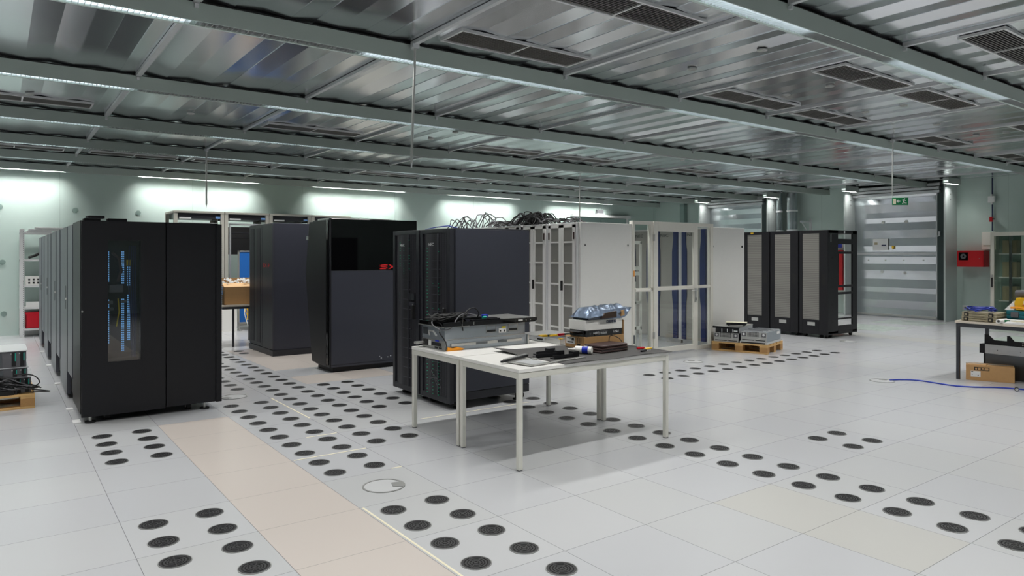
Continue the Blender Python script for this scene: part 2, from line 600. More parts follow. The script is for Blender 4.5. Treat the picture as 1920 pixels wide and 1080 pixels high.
d1 = steel_door(1, 7.52, 9.50, 5)
steel_door(2, 12.26, 14.12, 9)
sp = MB().box(18.025, 18.035, 8.64, 9.02, 1.66, 1.95).build('sign_plate', 'white2', d1)
sp['label'] = 'pale metal plate with two small stickers'
MB().box(18.02, 18.025, 8.90, 8.98, 1.80, 1.86).build('sticker', 'tan', sp)
MB().box(18.02, 18.025, 8.69, 8.80, 1.77, 1.80).build('sticker', 'ink_b', sp)
MB().prism([(8.50, 1.68), (8.53, 1.68), (8.53, 1.72), (8.545, 1.74), (8.53, 1.77), (8.50, 1.77), (8.485, 1.74), (8.50, 1.72)], 'x', 18.0, 18.03).build('padlock', 'yellow', d1)
MB().box(17.98, 18.08, 7.46, 7.51, 1.98, 2.0).box(17.98, 18.0, 7.42, 7.46, 1.99, 2.10).build('latch', 'steel', d1)

# a green sliding door in the back wall with its pale rail
dg = MB().box(14.45, 15.58, 16.44, 16.50, 0, 2.72).box(15.60, 16.75, 16.44, 16.50, 0, 2.72)
d3 = struct('door_3', dg, 'wall_d')
MB().box(14.35, 16.85, 16.36, 16.50, 2.74, 2.82).build('rail_cover', 'white2', d3)
MB().box(16.72, 16.80, 16.42, 16.50, 0, 2.74).build('jamb', 'white2', d3)

# ------------------------------------------------------------------ strip lights in the undersides of the beams
LL = 1.19
lv = MB()
lv.box(0, LL, -.05, -.048, 3.160, 3.178).box(0, LL, .048, .05, 3.160, 3.178)
n = 34
for k in range(n + 1):
    xx = LL * k / n
    lv.box(max(0, xx - .0015), min(LL, xx + .0015), -.048, .048, 3.150, 3.178)
LOUVRE = lv.mesh('louvre', 'louvre')
tb = MB().cyl((.02, 0, 3.195), (LL - .02, 0, 3.195), .013, 8)
TUBE_ON = tb.mesh('tube', 'tube_on')
TUBE_OFF = tb.mesh('tube', 'tube_off')
LD = bpy.data.lights.new('lamp', 'AREA')
LD.shape = 'RECTANGLE'
LD.size, LD.size_y = 1.15, 0.085
LD.energy = LAMP_POWER
LD.spread = LAMP_SPREAD
LD.color = LAMP_COLOR
LD_WALL = LD.copy()        # the row along the back wall sits deeper behind its louvres
LD_WALL.energy = LAMP_POWER * 2.7
LD_WALL.spread = R(180)
BN = ['second beam behind the camera', 'beam just behind the camera', 'nearest beam in view', 'second beam in view',
      'third beam in view', 'fourth beam in view', 'fifth beam in view', 'sixth beam in view', 'beam on the back wall']
for bi, y in enumerate(BEAMS):
    c = 0
    for k in range(-6, 13):
        x = 2.36 + 1.227 * k
        if x + LL > 17.98 or x < -5.2:
            continue
        on = (k % 3) != 2
        t = thing('strip_light', '%s strip light in the %s, %s from its left end' % ('burning' if on else 'unlit', BN[bi], ORD[c]), 'ceiling light',
                  (x, y + .06, 0), 0, 'strip lights in the ceiling beams')
        c += 1
        for nm, me in (('louvre', LOUVRE), ('tube', TUBE_ON if on else TUBE_OFF)):
            o = bpy.data.objects.new(nm, me)
            COL.objects.link(o)
            o.parent = t
        if on:
            o = bpy.data.objects.new('lamp', LD_WALL if bi == 8 else LD)
            COL.objects.link(o)
            o.parent = t
            o.location = (LL / 2, 0, 3.180 if bi == 8 else 3.148)

# extra short lights, added to brighten the pillar heads
for k, y in enumerate((7.14, 9.50, 11.75, 14.12)):
    t = thing('strip_light', 'added short strip light that brightens the %s pillar of the right wall' % ORD[k], 'ceiling light', (17.2, y - .16, 0), 0, 'added short strip lights before the pillars')
    h = MB().prism([(-.06, 3.15), (-.05, 3.15), (-.05, 3.215), (.05, 3.215), (.05, 3.15), (.06, 3.15), (.06, 3.279), (-.06, 3.279)], 'x', 0, .62)
    h.build('housing', 'beam', t)
    g = MB()
    for q in range(18):
        g.box(.035 * q + .01, .035 * q + .013, -.05, .05, 3.152, 3.178)
    g.build('louvre', 'louvre', t)
    ld = LD.copy()
    ld.size, ld.energy = .56, LAMP_POWER * .9
    ld.spread = R(170)
    o = bpy.data.objects.new('lamp', ld)
    COL.objects.link(o)
    o.parent = t
    o.location = (.31, 0, 3.180)

# ------------------------------------------------------------------ air grilles in the ceiling
def make_grille(label):
    t = thing('air_grille', label, 'air grille', (0, 0, 0), 0, 'ceiling air grilles')
    L, W = 1.32, .30
    MB().box(0, L, 0, W, 0, .004).build('backing', 'grille', t)
    f = MB()
    f.box(-.02, L + .02, -.02, 0, -.012, .01).box(-.02, L + .02, W, W + .02, -.012, .01)
    f.box(-.02, 0, 0, W, -.012, .01).box(L, L + .02, 0, W, -.012, .01).box(L / 2 - .008, L / 2 + .008, 0, W, -.012, .004)
    f.build('frame', 'grille_f', t)
    s = MB()
    for k in range(1, 12):
        yy = W * k / 12
        s.prism([(yy - .006, -.009), (yy - .002, -.009), (yy + .006, .0), (yy + .002, .0)], 'x', 0, L)
    s.build('slats', 'slat', t)
    return t
grow = {1: (2.15, 'before the nearest beam'), 2: (3.42, 'just behind the nearest beam'), 3: (4.67, 'just before the second beam'),
        4: (8.05, 'just behind the third beam'), 5: (9.45, 'just before the fourth beam'), 6: (12.62, 'just behind the fifth beam'), 7: (13.72, 'just before the sixth beam')}
gx = {1: (2.95, 6.31, 7.95), 2: (2.98, 6.31, 7.95, 11.1, 14.1), 3: (2.95, 6.27, 7.92, 11.1, 14.1), 4: (-.42, 2.93, 6.25, 7.98, 11.1, 14.1), 5: (-.42, 2.93, 6.27, 8.0, 11.1, 14.1),
      6: (-.42, 2.9, 6.2, 7.98, 11.1), 7: (-.42, 1.3, 2.93, 6.2, 7.98, 11.1, 12.6)}
g0 = None
for r in grow:
    for c, x in enumerate(gx[r]):
        lab = 'ceiling air grille %s, %s from the left' % (grow[r][1], ORD[c])
        if g0 is None:
            g0 = make_grille(lab)
            g0.location = (x, grow[r][0], 3.289)
        else:
            dup(g0, (x, grow[r][0], 3.289), 0, lab)

# small round fastener plates under the sheet
wm = MB().cyl((0, 0, 0), (0, 0, .012), .045, 16).ringz((0, 0), .02, .03, -.004, 0, 14)
spots = [(1.9, 3.05), (5.3, 4.35), (5.3, 3.6), (7.0, 4.45), (7.0, 3.95), (8.6, 4.4), (8.6, 3.95), (10.2, 4.25), (10.62, 4.15), (11.6, 4.3), (11.7, 3.95),
         (1.95, 8.4), (1.95, 9.4), (.3, 8.45), (.3, 9.3), (5.3, 8.6), (5.3, 9.3), (10.2, 8.6), (10.2, 9.4), (9.0, 1.6), (11.2, 1.9)]
w0 = None
for k, (x, y) in enumerate(spots):
    lab = 'small round plate under the ceiling sheet, %s counted in rows from the camera' % (ORD[k])
    if w0 is None:
        w0 = solo('fastener_plate', lab, 'fastener', wm, 'alu', (x, y, 3.281), 0, 'fastener plates under the ceiling', 0, True)
    else:
        dup(w0, (x, y, 3.281), 0, lab)
wm2 = MB().cyl((0, 0, 0), (0, -.012, 0), .05, 16).cyl((0, -.012, 0), (0, -.02, 0), .018, 10)
for k, (x, z) in enumerate(((0.06, 2.45), (1.28, 2.43), (2.4, 2.42), (0.10, 1.40), (0.12, .42))):
    if k == 0:
        q0 = solo('fastener_plate', 'round plate on the back wall, first from the left of the upper row', 'fastener', wm2, 'wall_d', (x, 16.499, z), 0, 'fastener plates on the back wall', 0, True)
    else:
        dup(q0, (x, 16.499 if k < 3 else 16.487, z), 0, ('round plate on the back wall, %s from the left of the upper row' % ORD[k]) if k < 3 else
            ('round fastener plate on the back wall beside the grey shelf, %s' % ('upper' if k == 3 else 'lower')))

# ------------------------------------------------------------------ thin rods that hang from the ceiling
def rod(label, x, y, z0, lean=0.0, r=.011):
    t = thing('hanging_rod', label, 'rod', (x, y, 3.15), 0, 'rods hanging from the beams')
    MB().cyl((0, 0, .13), (lean, 0, z0 - 3.15), r, 8).build('tube', 'alu', t, 0, True)
    MB().box(-.03, .03, -.02, .03, .09, .125).build('bracket', 'steel', t)
    MB().cyl((lean, 0, z0 - 3.15), (lean, 0, z0 - 3.19), .006, 6).build('hook', 'steel', t)
    return t
rod('long thin hanging rod in front of the black glossy cabinet, hanging nearest the camera', 2.80, 5.17, 2.29, -.035)
rod('thin hanging rod ending just above the pale grey open racks', 2.79, 12.29, 2.36, 0, .014)
rod('thin hanging rod above the black cables on the white racks', 10.98, 12.30, 2.3, 0, .014)
rx = rod('thin hanging rod that carries the green exit sign', 10.93, 5.17, 2.44, -.02)
ex = thing('exit_sign', 'green emergency exit sign with arrow and running figure on a hanging rod', 'sign', (10.90, 5.165, 2.285), R(-38))
MB().box(0, .235, -.008, .008, 0, .115).build('panel', 'exit', ex, .003)
a = MB()
a.prism([(.115, .055), (.085, .055), (.085, .035), (.055, .06), (.085, .085), (.085, .065), (.115, .065)], 'y', -.0095, -.008)
a.build('arrow', 'paper', ex)
f = MB()
f.cyl((.178, -.0095, .097), (.178, -.008, .097), .008, 12)
f.prism([(.15, .085), (.175, .088), (.19, .07), (.20, .07), (.20, .064), (.186, .064), (.18, .072), (.172, .05), (.19, .035), (.21, .035), (.21, .028), (.186, .028), (.165, .045), (.155, .022), (.14, .022), (.14, .029), (.15, .029), (.162, .078), (.15, .077), (.142, .068), (.137, .071)], 'y', -.0095, -.008)
f.build('running_figure', 'paper', ex)
MB().box(.01, .05, -.0095, -.008, .018, .097).build('doorway', 'tape', ex)

# ------------------------------------------------------------------ floor outlets: black round vents, grommets, tape
vm = MB()
vm.ringz((0, 0), 0.0, .076, .0004, .0010, 28, 1)
for k, (a, b) in enumerate(((.062, .0745), (.0465, .055), (.033, .040), (.018, .0265), (0.0, .010))):
    vm.ringz((0, 0), a, b, .001, .0030, 28, 0)
for k in range(6):
    t = pi * k / 3 + .3
    vm.obox((.043 * cos(t), .043 * sin(t)), t, .03, .0025, .001, .0026, 0)
vm.ringz((0, 0), .0745, .079, .0004, .0032, 28, 2)
VENT = None
def vents(i, js, what, cols=(0, 1), skip=()):
    """one vent per quarter of every tile named"""
    global VENT
    for c in cols:
        q = 0
        for j in sorted(js):
            for r in (0, 1):
                if (j, r, c) in skip:
                    continue
                x, y = U0 + (i + .25 + .5 * c) * TS, V0 + (j + .25 + .5 * r) * TS
                lab = 'floor vent in the %s, %s row, %s from near end' % (what, 'right' if c else 'left', ORD[q])
                q += 1
                if VENT is None:
                    VENT = solo('floor_vent', lab, 'floor vent', vm, ['ventp', 'ventb', 'ring'], (x, y, 0), 0, 'round floor vents')
                else:
                    dup(VENT, (x, y, 0), rf.uniform(0, 6), lab, 'round floor vents')
vents(0, (-1, 0), 'tiles left of the beige path')
vents(0, (3, 4), 'tiles before the left cabinet')
vents(2, (-3, -2, -1), 'tiles right of the beige path')
vents(2, (1, 2, 3, 4, 5), 'aisle along the beige path')
vents(2, (7, 8, 9, 10, 11), 'tiles behind the far grommet')
vents(3, range(2, 13), 'second column of the aisle')
vents(4, (4, 5, 6), 'column by the dark racks')
vents(4, (12,), 'tile before the small cabinet')
vents(6, range(-5, 4), 'diagonal band under the tables')
vents(8, (-2,), 'lone tile on open floor')
for i in range(10, 17):
    for r in (0, 1):
        for c in (0, 1):
            dup(VENT, (U0 + (i + .25 + .5 * c) * TS, V0 + (3.22 + .5 * r) * TS, 0), rf.uniform(0, 6),
                'floor vent in the band past the wooden pallet, %s row, %s from left' % ('far' if r else 'near', ORD[2 * (i - 10) + c]))
def grommet(label, x, y, rz):
    t = thing('floor_grommet', label, 'cable grommet', (x, y, 0), rz, 'round cable grommets in the floor')
    MB().ringz((0, 0), .128, .14, 0, .004, 40).build('rim', 'ring', t)
    MB().ringz((0, 0), 0, .128, 0, .0015, 40).build('cover', 'cover', t)
    MB().prism([(.055, -.04), (.13, -.055), (.13, .055), (.055, .04)], 'z', 0, .005).build('brush_flap', 'ring', t)
grommet('round grey cable grommet in the floor in front of the white table', U0 + 2.5 * TS, V0 + .48 * TS, R(-18))
grommet('round grey cable grommet in the floor at the left black cabinet', U0 + 2.5 * TS, V0 + 6.55 * TS, R(200))
grommet('round cable grommet in the floor before the glass door', 8.09, 6.62, R(60))
grommet('round cable grommet in the floor where the blue cable starts', 8.71, 4.25, R(20))
grommet('round cable grommet in the floor behind the open black rack', 12.22, 6.55, R(100))
for x0, y0, x1, y1, lab in ((1.787, 2.3, 1.80, 3.97, 'long pale tape strip along the beige path at the near vents'),
                            (2.37, 6.45, 2.385, 7.6, 'pale tape strip running lengthwise between vents in the aisle'),
                            (2.1, 5.775, 2.37, 5.79, 'short pale tape strip across the aisle, second behind the grommet'),
                            (1.79, 5.18, 2.37, 5.195, 'pale tape strip across the whole aisle tile'),
                            (2.29, 4.575, 2.37, 4.59, 'shortest pale tape strip by the grommet'),
                            (3.2, 5.80, 4.5, 5.815, 'pale tape strip on the floor along the server racks')):
    solo('floor_tape', lab, 'tape', MB().box(x0, x1, y0, y1, 0, .0012), 'tape')

# ------------------------------------------------------------------ left row: a library cabinet and four racks behind it
t = thing('tape_library', 'tall black cabinet at the left with a narrow glass window in front', 'computer cabinet', (.62, 7.42, 0))
W, D, H = 1.21, .78, 1.845
b = MB().box(0.0, .19, .03, D, .09, H).box(.51, W - .03, .03, D, .09, H).box(.19, .51, .211, D, .09, H).box(.19, .51, .03, .211, 1.701, H).box(.19, .51, .03, .211, .09, .499)
b.build('body', 'black', t)
f = MB()
f.box(.006, .215, 0, .03, .06, H - .003).box(.485, .695, 0, .03, .06, H - .003).box(.215, .485, 0, .03, .06, .545).box(.215, .485, 0, .03, 1.665, H - .003)
fd = f.build('front_door', 'black', t)
MB().box(.215, .485, .012, .016, .545, 1.665).build('window', 'smoked', fd)
MB().cyl((.012, -.006, 1.02), (.012, .0, 1.02), .008, 8).build('lock', 'alu', fd)
MB().box(.708, 1.15, 0, .03, .07, H - .003).build('side_door', 'black', t, .002)
ss = MB().box(1.158, W, -.002, .06, .065, H - .006)
for k in range(58):
    ss.box(W - .004, W + .004, .0, .05, .5 + k * .021, .51 + k * .021, 1)
ss.build('edge_strip', ['black', 'steel'], t)
# what shows behind the window
cv = MB().box(.191, .509, .2, .21, .5, 1.7).box(.191, .2, .035, .2, .5, 1.7).box(.5, .509, .035, .2, .5, 1.7)
cv.build('recess', 'rubber', t)
st = MB()
for cx, z0, z1 in ((.222, 1.28, 1.56), (.345, 1.26, 1.56), (.395, 1.24, 1.42), (.222, .70, 1.10), (.345, .62, 1.12), (.395, .72, 1.14)):
    z = z0
    while z < z1:
        for q in (0, 1):
            st.box(cx + q * .013, cx + q * .013 + .008, .16, .165, z, z + .012)
        z += .021
st.build('lit_strip', 'led_b', t)
MB().box(.385, .43, .15, .155, 1.43, 1.485).build('label', 'label_y', t)
MB().box(.24, .35, .10, .19, 1.18, 1.25).box(.225, .27, .12, .19, 1.07, 1.10).box(.225, .275, .12, .19, 1.01, 1.035).box(.345, .385, .12, .19, 1.08, 1.105).build('drive', 'steel_d', t)
MB().tube([(.27, .16, 1.55), (.32, .12, 1.5), (.335, .11, 1.38), (.31, .14, 1.28)], .014, 8).build('cable', 'brown', t, 0, True)
for q in range(4):
    MB().tube([(.41 + q * .018, .15, 1.62), (.40 + q * .02, .14, 1.3), (.42 + q * .016, .15, .95), (.43 + q * .01, .14, .56)], .006, 6).build('cable', 'navy', t, 0, True)
MB().tube([(.315, .15, 1.12), (.32, .12, 1.0), (.30, .14, .86)], .006, 6).build('cable', 'label_y', t, 0, True)
for xx, yy in ((.08, .06), (1.06, .06), (.08, .7), (1.06, .7)):
    q = MB().cyl((xx, yy, 0), (xx, yy, .014), .045, 16).cyl((xx, yy, .014), (xx, yy, .09), .012, 8, 1)
    q.build('levelling_foot', ['rubber', 'alu'], t)
for xx in (.22, .92):
    q = MB().cyl((xx - .02, .12, .042), (xx + .02, .12, .042), .042, 16).cyl((xx - .026, .12, .042), (xx - .02, .12, .042), .018, 10, 1).box(xx - .03, xx + .03, .08, .16, .08, .095)
    q.build('caster', ['rubber', 'alu'], t)
MB().box(-.05, .01, .06, .2, 0, .012).build('floor_bracket', 'white2', t)

def left_rack(label, y0, L):
    t = thing('server_rack', label, 'computer cabinet', (.62, y0, 0), 0, 'racks in the long black row')
    MB().box(.03, 1.15, .004, L - .004, .09, 1.84).build('body', 'black', t, .003)
    a = L * .36
    MB().box(-.004, .03, .02, a - .03, .30, 1.835).build('narrow_door', 'black2', t, .002)
    MB().box(.012, .03, a + .02 + (L - a) * .5, a + .05 + (L - a) * .5, .06, 1.83).build('seam_strip', 'black', t)
    mdl = a + .02 + (L - a) * .5
    d = MB().box(-.008, .03, a + .02, mdl, .05, 1.835)
    MB().box(.0, .03, mdl + .03, L - .03, .05, 1.835).build('middle_door', 'black2', t, .002)
    wd = d.build('wide_door', 'black2', t, .002)
    MB().box(-.011, -.007, a + .16, a + .17, .95, 1.2).build('handle_slot', 'rubber', wd)
    MB().cyl((-.018, a + .08, 1.06), (-.007, a + .08, 1.06), .012, 8).build('lock', 'alu', wd)
    MB().box(.045, .06, .02, a, .05, .2).build('kick_plate', 'black', t)
    MB().box(-.055, .0, -.05, .05, 0, .012).build('floor_bracket', 'white2', t)
    for yy in (.1, L - .1):
        MB().cyl((.1, yy, 0), (.1, yy, .09), .03, 10).cyl((1.05, yy, 0), (1.05, yy, .09), .03, 10).build('foot', 'rubber', t)
for k in range(4):
    left_rack('black server rack in the long left row, %s behind the cabinet with the window' % ORD[k], 8.21 + 1.725 * k, 1.72)

# small drive caddies on the library
def caddy(label, x, y, z, l, h, rz):
    t = thing('drive_caddy', label, 'drive caddy', (x, y, z), rz, 'drive caddies on the left cabinet')
    MB().box(0, l, 0, .11, 0, h).build('body', 'black', t, .002)
    MB().box(.004, l - .004, .006, .104, h, h + .002).build('cover', 'steel_d', t)
    MB().box(-.006, 0, .01, .10, .002, h - .002).build('latch', 'rubber', t)
caddy('lower black drive caddy of the pair on the left cabinet', .655, 7.50, 1.846, .13, .022, 0)
caddy('upper black drive caddy lying on top of another on the left cabinet', .69, 7.50, 1.871, .13, .022, .1)
caddy('flat black drive caddy lying alone on the left cabinet', .845, 7.53, 1.846, .16, .026, -.04)

# ------------------------------------------------------------------ the black supercomputer cabinet and the small one behind it
t = thing('supercomputer_cabinet', 'wide black cabinet with a glossy upper front, red letters and a creased side', 'computer cabinet', (3.49, 8.75, 0))
W, D, H = 1.27, .72, 2.01
MB().prism([(.02, .06), (.58, .06), (.82, 1.28), (.68, H - .01), (.02, H - .01)], 'x', .029, W).build('body', 'char_d', t, .004)
MB().box(.02, W, .0, .02, .10, 1.325).box(.02, W, .004, .02, .07, .10).build('front_panel', 'char', t, .003)
gp = MB().box(.02, W, -.004, .02, 1.33, H).build('glossy_panel', 'gloss', t, .004)
lg = MB()
hx, hz, u = .705, 1.342, .062
for z in (0, .0245, .049):
    lg.box(hx, hx + .115, -.006, -.003, hz + z, hz + z + .013)
lg.box(hx, hx + .022, -.006, -.003, hz + .0245, hz + u).box(hx + .093, hx + .115, -.006, -.003, hz, hz + .0375)
lg.build('letter_s', 'logo_r', gp)
x = hx + .125
lg = MB().prism([(x, hz), (x + .03, hz), (x + .12, hz + u), (x + .09, hz + u)], 'y', -.006, -.003)
lg.prism([(x + .09, hz), (x + .12, hz), (x + .03, hz + u), (x, hz + u)], 'y', -.007, -.004)
lg.build('letter_x', 'logo_r', gp)
MB().box(.0, .02, -.004, .03, .07, H).build('corner_strip', 'black', t, .002)
MB().box(.72, .735, -.004, .0, .13, .145).box(.70, .71, -.004, 0, .155, .165).box(.86, .875, -.004, 0, .15, .165).box(.82, .83, -.004, 0, .14, .15).build('screws', 'steel', t)
# side door with a creased far edge: widest a little above half height
dv = MB().prism([(.10, .09), (.60, .09), (.85, 1.28), (.71, 1.985), (.10, 1.985)], 'x', -.012, .028)
sd = dv.build('side_door', 'black', t, .002)
MB().prism([(.602, .09), (.622, .09), (.872, 1.28), (.732, 1.985), (.712, 1.985), (.852, 1.28)], 'x', -.004, .028).build('door_edge', 'gloss', sd)
MB().box(-.03, -.005, .72, .77, 1.74, 1.79).build('hinge', 'alu', sd)
MB().box(-.012, .0, .04, .09, .1, 1.99).build('side_strip', 'gloss', t)
MB().box(.06, W - .02, .05, .56, 0, .06).build('plinth', 'black', t)
MB().box(.03, W - .4, .03, .5, H - .01, H + .012).build('top_rail', 'alu', t)

t = thing('computer_cabinet', 'dark narrow cabinet with red lettering on its side, behind the wide black one', 'computer cabinet', (3.37, 10.70, 0))
W, D, H = .62, 1.22, 2.02
MB().box(.02, W, .012, D, .09, H).build('body', 'char', t, .004)
MB().box(.0, W, -.004, D, .0, .09).build('plinth', 'char_d', t)
MB().box(.0, .02, .02, .52, .10, H - .01).build('side_panel', 'char_d', t, .002)
lp = MB().box(.004, .02, .54, D - .01, .10, H - .01)
for q in (.62, .95):
    lp.box(.0, .005, q, q + .2, .15, H - .06, 1)
lp.build('side_grille', ['char_d', 'dmesh'], t)
lettering('SX-9', .085, 'logo_r', t, (-.003, .47, 1.345), FACE_W, xs=1.9)
MB().box(-.003, .02, .0, .012, .10, H - .01).build('corner_strip', 'dline', t)

# ------------------------------------------------------------------ two dark server racks
def nec_rack(label, y0, seed, leds, shift):
    r = random.Random(seed)
    t = thing('server_rack', label, 'computer cabinet', (3.60, y0, 0), 0, 'dark server racks by the table')
    W, H = .62, 1.80
    MB().box(.05, .97, .004, W - .004, .085, H).build('body', 'char_d', t, .004)
    MB().box(.06, .975, -.004, .006, .17, H - .012).build('side_panel', 'char', t, .003)
    MB().box(.06, .975, -.001, .006, .085, .165).build('lower_panel', 'char_d', t, .002)
    # bulging perforated door in a frame, seen from -X
    fr = MB().box(.0, .05, .01, .07, .06, H - .005).box(.0, .05, W - .06, W - .01, .06, H - .005).box(.0, .05, .07, W - .06, .06, .12).box(.0, .05, .07, W - .06, H - .05, H - .005)
    fr.build('door_frame', 'char_d', t, .004)
    dm = MB().add([(.02, .07, .12), (-.012, .22, .12), (-.018, .37, .12), (.02, W - .06, .12), (.02, .07, H - .05), (-.012, .22, H - .05), (-.018, .37, H - .05), (.02, W - .06, H - .05)],
                  [(0, 1, 5, 4), (1, 2, 6, 5), (2, 3, 7, 6)])
    dz = MB()
    d = dm.build('perforated_door', 'dmesh', t)
    MB().box(-.022, -.012, .205, .222, .12, H - .05).build('door_bar', 'dline', d)
    ln = MB()
    z = H - .33
    while z > .2:
        ln.box(-.017, -.005, .16, .40, z, z + .006)
        z -= .085 if shift else .105
    ln.build('server_edges', 'dline', d)
    lg = MB()
    for z, ys in leds:
        for y in ys:
            lg.box(-.0205, -.012, y, y + .0036, z, z + .0042)
    lg.build('status_lights', 'led_g', d)
    h = MB().box(-.04, -.015, .06, .085, .85, 1.0).cyl((-.045, .072, .86), (-.045, .072, .99), .01, 8)
    h.build('handle', 'rubber', d)
    MB().box(-.043, -.035, .066, .078, 1.0, 1.012).build('lock', 'alu', d)
    lettering('NEC', .042, 'white_l', d, (-.021, .40, 1.625), FACE_W, xs=1.3)
    for xx, yy in ((.12, .08), (.12, W - .08), (.86, .08), (.86, W - .08)):
        MB().cyl((xx, yy, 0), (xx, yy, .015), .035, 14).cyl((xx, yy, .015), (xx, yy, .09), .01, 8).build('levelling_foot', 'rubber', t)
        c = MB().cyl((xx + .06, yy - .015, .038), (xx + .06, yy + .015, .038), .038, 14).cyl((xx + .06, yy - .018, .038), (xx + .06, yy + .018, .038), .015, 8, 1).box(xx + .04, xx + .08, yy - .02, yy + .02, .07, .09)
        c.build('caster', ['rubber', 'alu'], t)
    return t
ra = random.Random(2)
La = [(1.69 - .028 * k, [y for y in (.40, .31) if ra.random() < .8] + ([.19] if ra.random() < .4 else [])) for k in range(14)]
Lb = [(1.60 - .036 * k, [.43] + [y for y in (.31, .20) if (k > 28 or ra.random() < .35)]) for k in range(42)]
t1 = nec_rack('dark server rack nearer the white table, with green lights and a broad side panel', 5.93, 1, Lb, True)
for k in range(3):
    MB().tube([(-.014, .16 + .03 * k, .2), (-.02, .24 + .05 * k, .3 + .03 * k), (-.02, .38, .27 - .03 * k)], .0022, 5).build('cable', 'gtool', t1, 0, True)
t2 = nec_rack('dark server rack standing between its twin and the wide black cabinet', 6.56, 2, La, False)
MB().box(-.012, -.004, .1, .44, 1.05, 1.12).build('drive_shelf', 'steel_d', t2)
MB().box(-.012, -.004, .1, .44, .99, 1.03).build('switch', 'dline', t2)
solo('blue_cable', 'loop of blue cable on top of the dark server racks', 'cable', MB().tube([(3.75, 6.7, 1.806), (3.8, 6.55, 1.83), (3.86, 6.4, 1.84), (3.95, 6.3, 1.806)], .006, 6), 'blue_c', (0, 0, 0), 0, None, 0, True)

# ------------------------------------------------------------------ the white row: five racks, cold-aisle door, end panel of the second row
def door_leaf(mb, y0, y1, H, zs):
    mb.box(.0, .03, y0, y0 + .055, .10, H - .03).box(.0, .03, y1 - .05, y1, .10, H - .03).box(.0, .03, y0, y1, .10, .15).box(.0, .03, y0, y1, H - .07, H - .03)
    for z in zs:
        mb.box(.0, .028, y0 + .05, y1 - .05, z - .012, z + .012)
def white_rack(label, y0, seed, W=.67):
    r = random.Random(seed)
    t = thing('white_server_rack', label, 'computer cabinet', (6.65, y0, 0), 0, 'white server racks in the row')
    H = 2.0
    MB().box(.03, 1.03, .0, W, .06, H).build('body', 'white2', t, .004)
    MB().box(.05, 1.0, .02, W - .02, 0, .06).build('plinth', 'white2', t)
    MB().box(.0, .03, .0, .035, .06, H).box(.0, .03, W - .03, W, .06, H).build('front_post', 'white2', t, .002)
    zs = (.48, .80, 1.11, 1.42, 1.72)
    mid = .04 + (W - .07) * .5
    for nm, a, b, hy in (('left_door', mid + .003, W - .035, mid + .02), ('right_door', .04, mid - .003, mid - .03)):
        d = MB()
        door_leaf(d, a, b, H, zs)
        o = d.build(nm, 'white', t)
        o.location = (-.012, 0, 0)
        MB().box(.012, .018, a + .05, b - .045, .15, H - .07).build('perforated_panel', 'wmesh', o)
        lg = MB()
        for k in range(r.randint(14, 26)):
            z = r.uniform(.4, 1.5)
            q = a + .06 + r.choice((.0, .006, .09, .11))
            lg.box(.0085, .012, q, q + .004, z, z + .004)
        lg.build('status_lights', 'led_y', o)
        MB().box(-.012, .0, (a + .01) if nm == 'right_door' else (b - .03), (a + .03) if nm == 'right_door' else (b - .01), 1.76, 1.86).build('hinge', 'brown', o)
        if nm == 'right_door':
            h = MB().box(-.03, .0, b - .035, b - .012, 1.02, 1.16)
            h.build('handle', 'rubber', o, .003)
    return t
wn = ('white perforated-door rack next to the white side panel, first of its row', 'second white perforated-door rack of the row, counted from the white side panel',
      'third white rack of the row, mostly hidden by the dark server rack', 'fourth white rack of the row, only its top edge showing', 'fifth white rack of the row, only its top edge showing', 'sixth white rack at the row end above the dark racks')
for k in range(6):
    o = white_rack(wn[k], 7.50 + .675 * k, k)
    if k == 0:
        sp = MB().box(.03, 1.05, -.04, .0, .06, 2.0)
        q = sp.build('side_panel', 'white', o, .004)
        for xx in (.11, .97):
            MB().cyl((xx, -.043, 1.68), (xx, -.04, 1.68), .018, 12).build('lock_escutcheon', 'alu', q)
            MB().cyl((xx, -.046, 1.675), (xx, -.042, 1.675), .010, 10).build('lock', 'rubber', q)

# aisle enclosure
t = thing('aisle_enclosure', 'white framed glass enclosure with a glazed door between the white rack rows', 'enclosure', (7.70, 7.44, 0))
f = MB().box(0, .05, 0, .07, 0, 1.999).box(1.84, 1.90, 0, .07, 0, 1.999).box(0, 1.90, 0, .07, 2.0, 2.05).box(.05, .44, 0, .07, .99, 1.03).box(.05, .44, 0, .07, 0, .06).box(1.48, 1.84, 0, .07, 0, .06)
f.box(.40, .445, 0, .07, .06, 2.0).box(1.475, 1.52, .012, .07, .06, 2.0).cyl((1.52, .03, 1.02), (1.84, .03, 1.02), .026, 10).cyl((.05, .0, 1.0), (.40, .0, 1.0), .024, 10)
f.build('frame', 'cream_p', t)
MB().box(.05, .40, .035, .04, .06, 2.0).build('side_pane', 'pane', t)
MB().box(1.52, 1.84, .035, .04, .06, 2.0).build('side_pane', 'pane', t)
d = MB().box(.447, .54, -.02, .012, .02, 2.05).box(1.38, 1.472, -.02, .012, .02, 2.05).box(.54, 1.38, -.02, .012, 1.90, 2.05).box(.54, 1.38, -.02, .012, .02, .10).box(.54, 1.38, -.02, .012, .985, 1.045)
dd = d.build('door', 'cream_p', t, .003)
MB().box(.54, 1.38, -.006, -.002, .10, .985).build('door_pane', 'pane', dd)
MB().box(.54, 1.38, -.006, -.002, 1.045, 1.90).build('door_pane', 'pane', dd)
MB().box(1.40, 1.44, -.03, -.02, .78, 1.0).cyl((1.42, -.02, .97), (1.42, -.065, .97), .01, 8).cyl((1.42, -.06, .97), (1.28, -.06, .97), .01, 8).build('handle', 'alu', dd)
MB().box(1.412, 1.428, -.033, -.03, .80, .85).build('keyhole', 'rubber', dd)
for z in (.25, 1.75):
    MB().box(.44, .455, -.035, .0, z, z + .1).build('hinge', 'alu', dd)
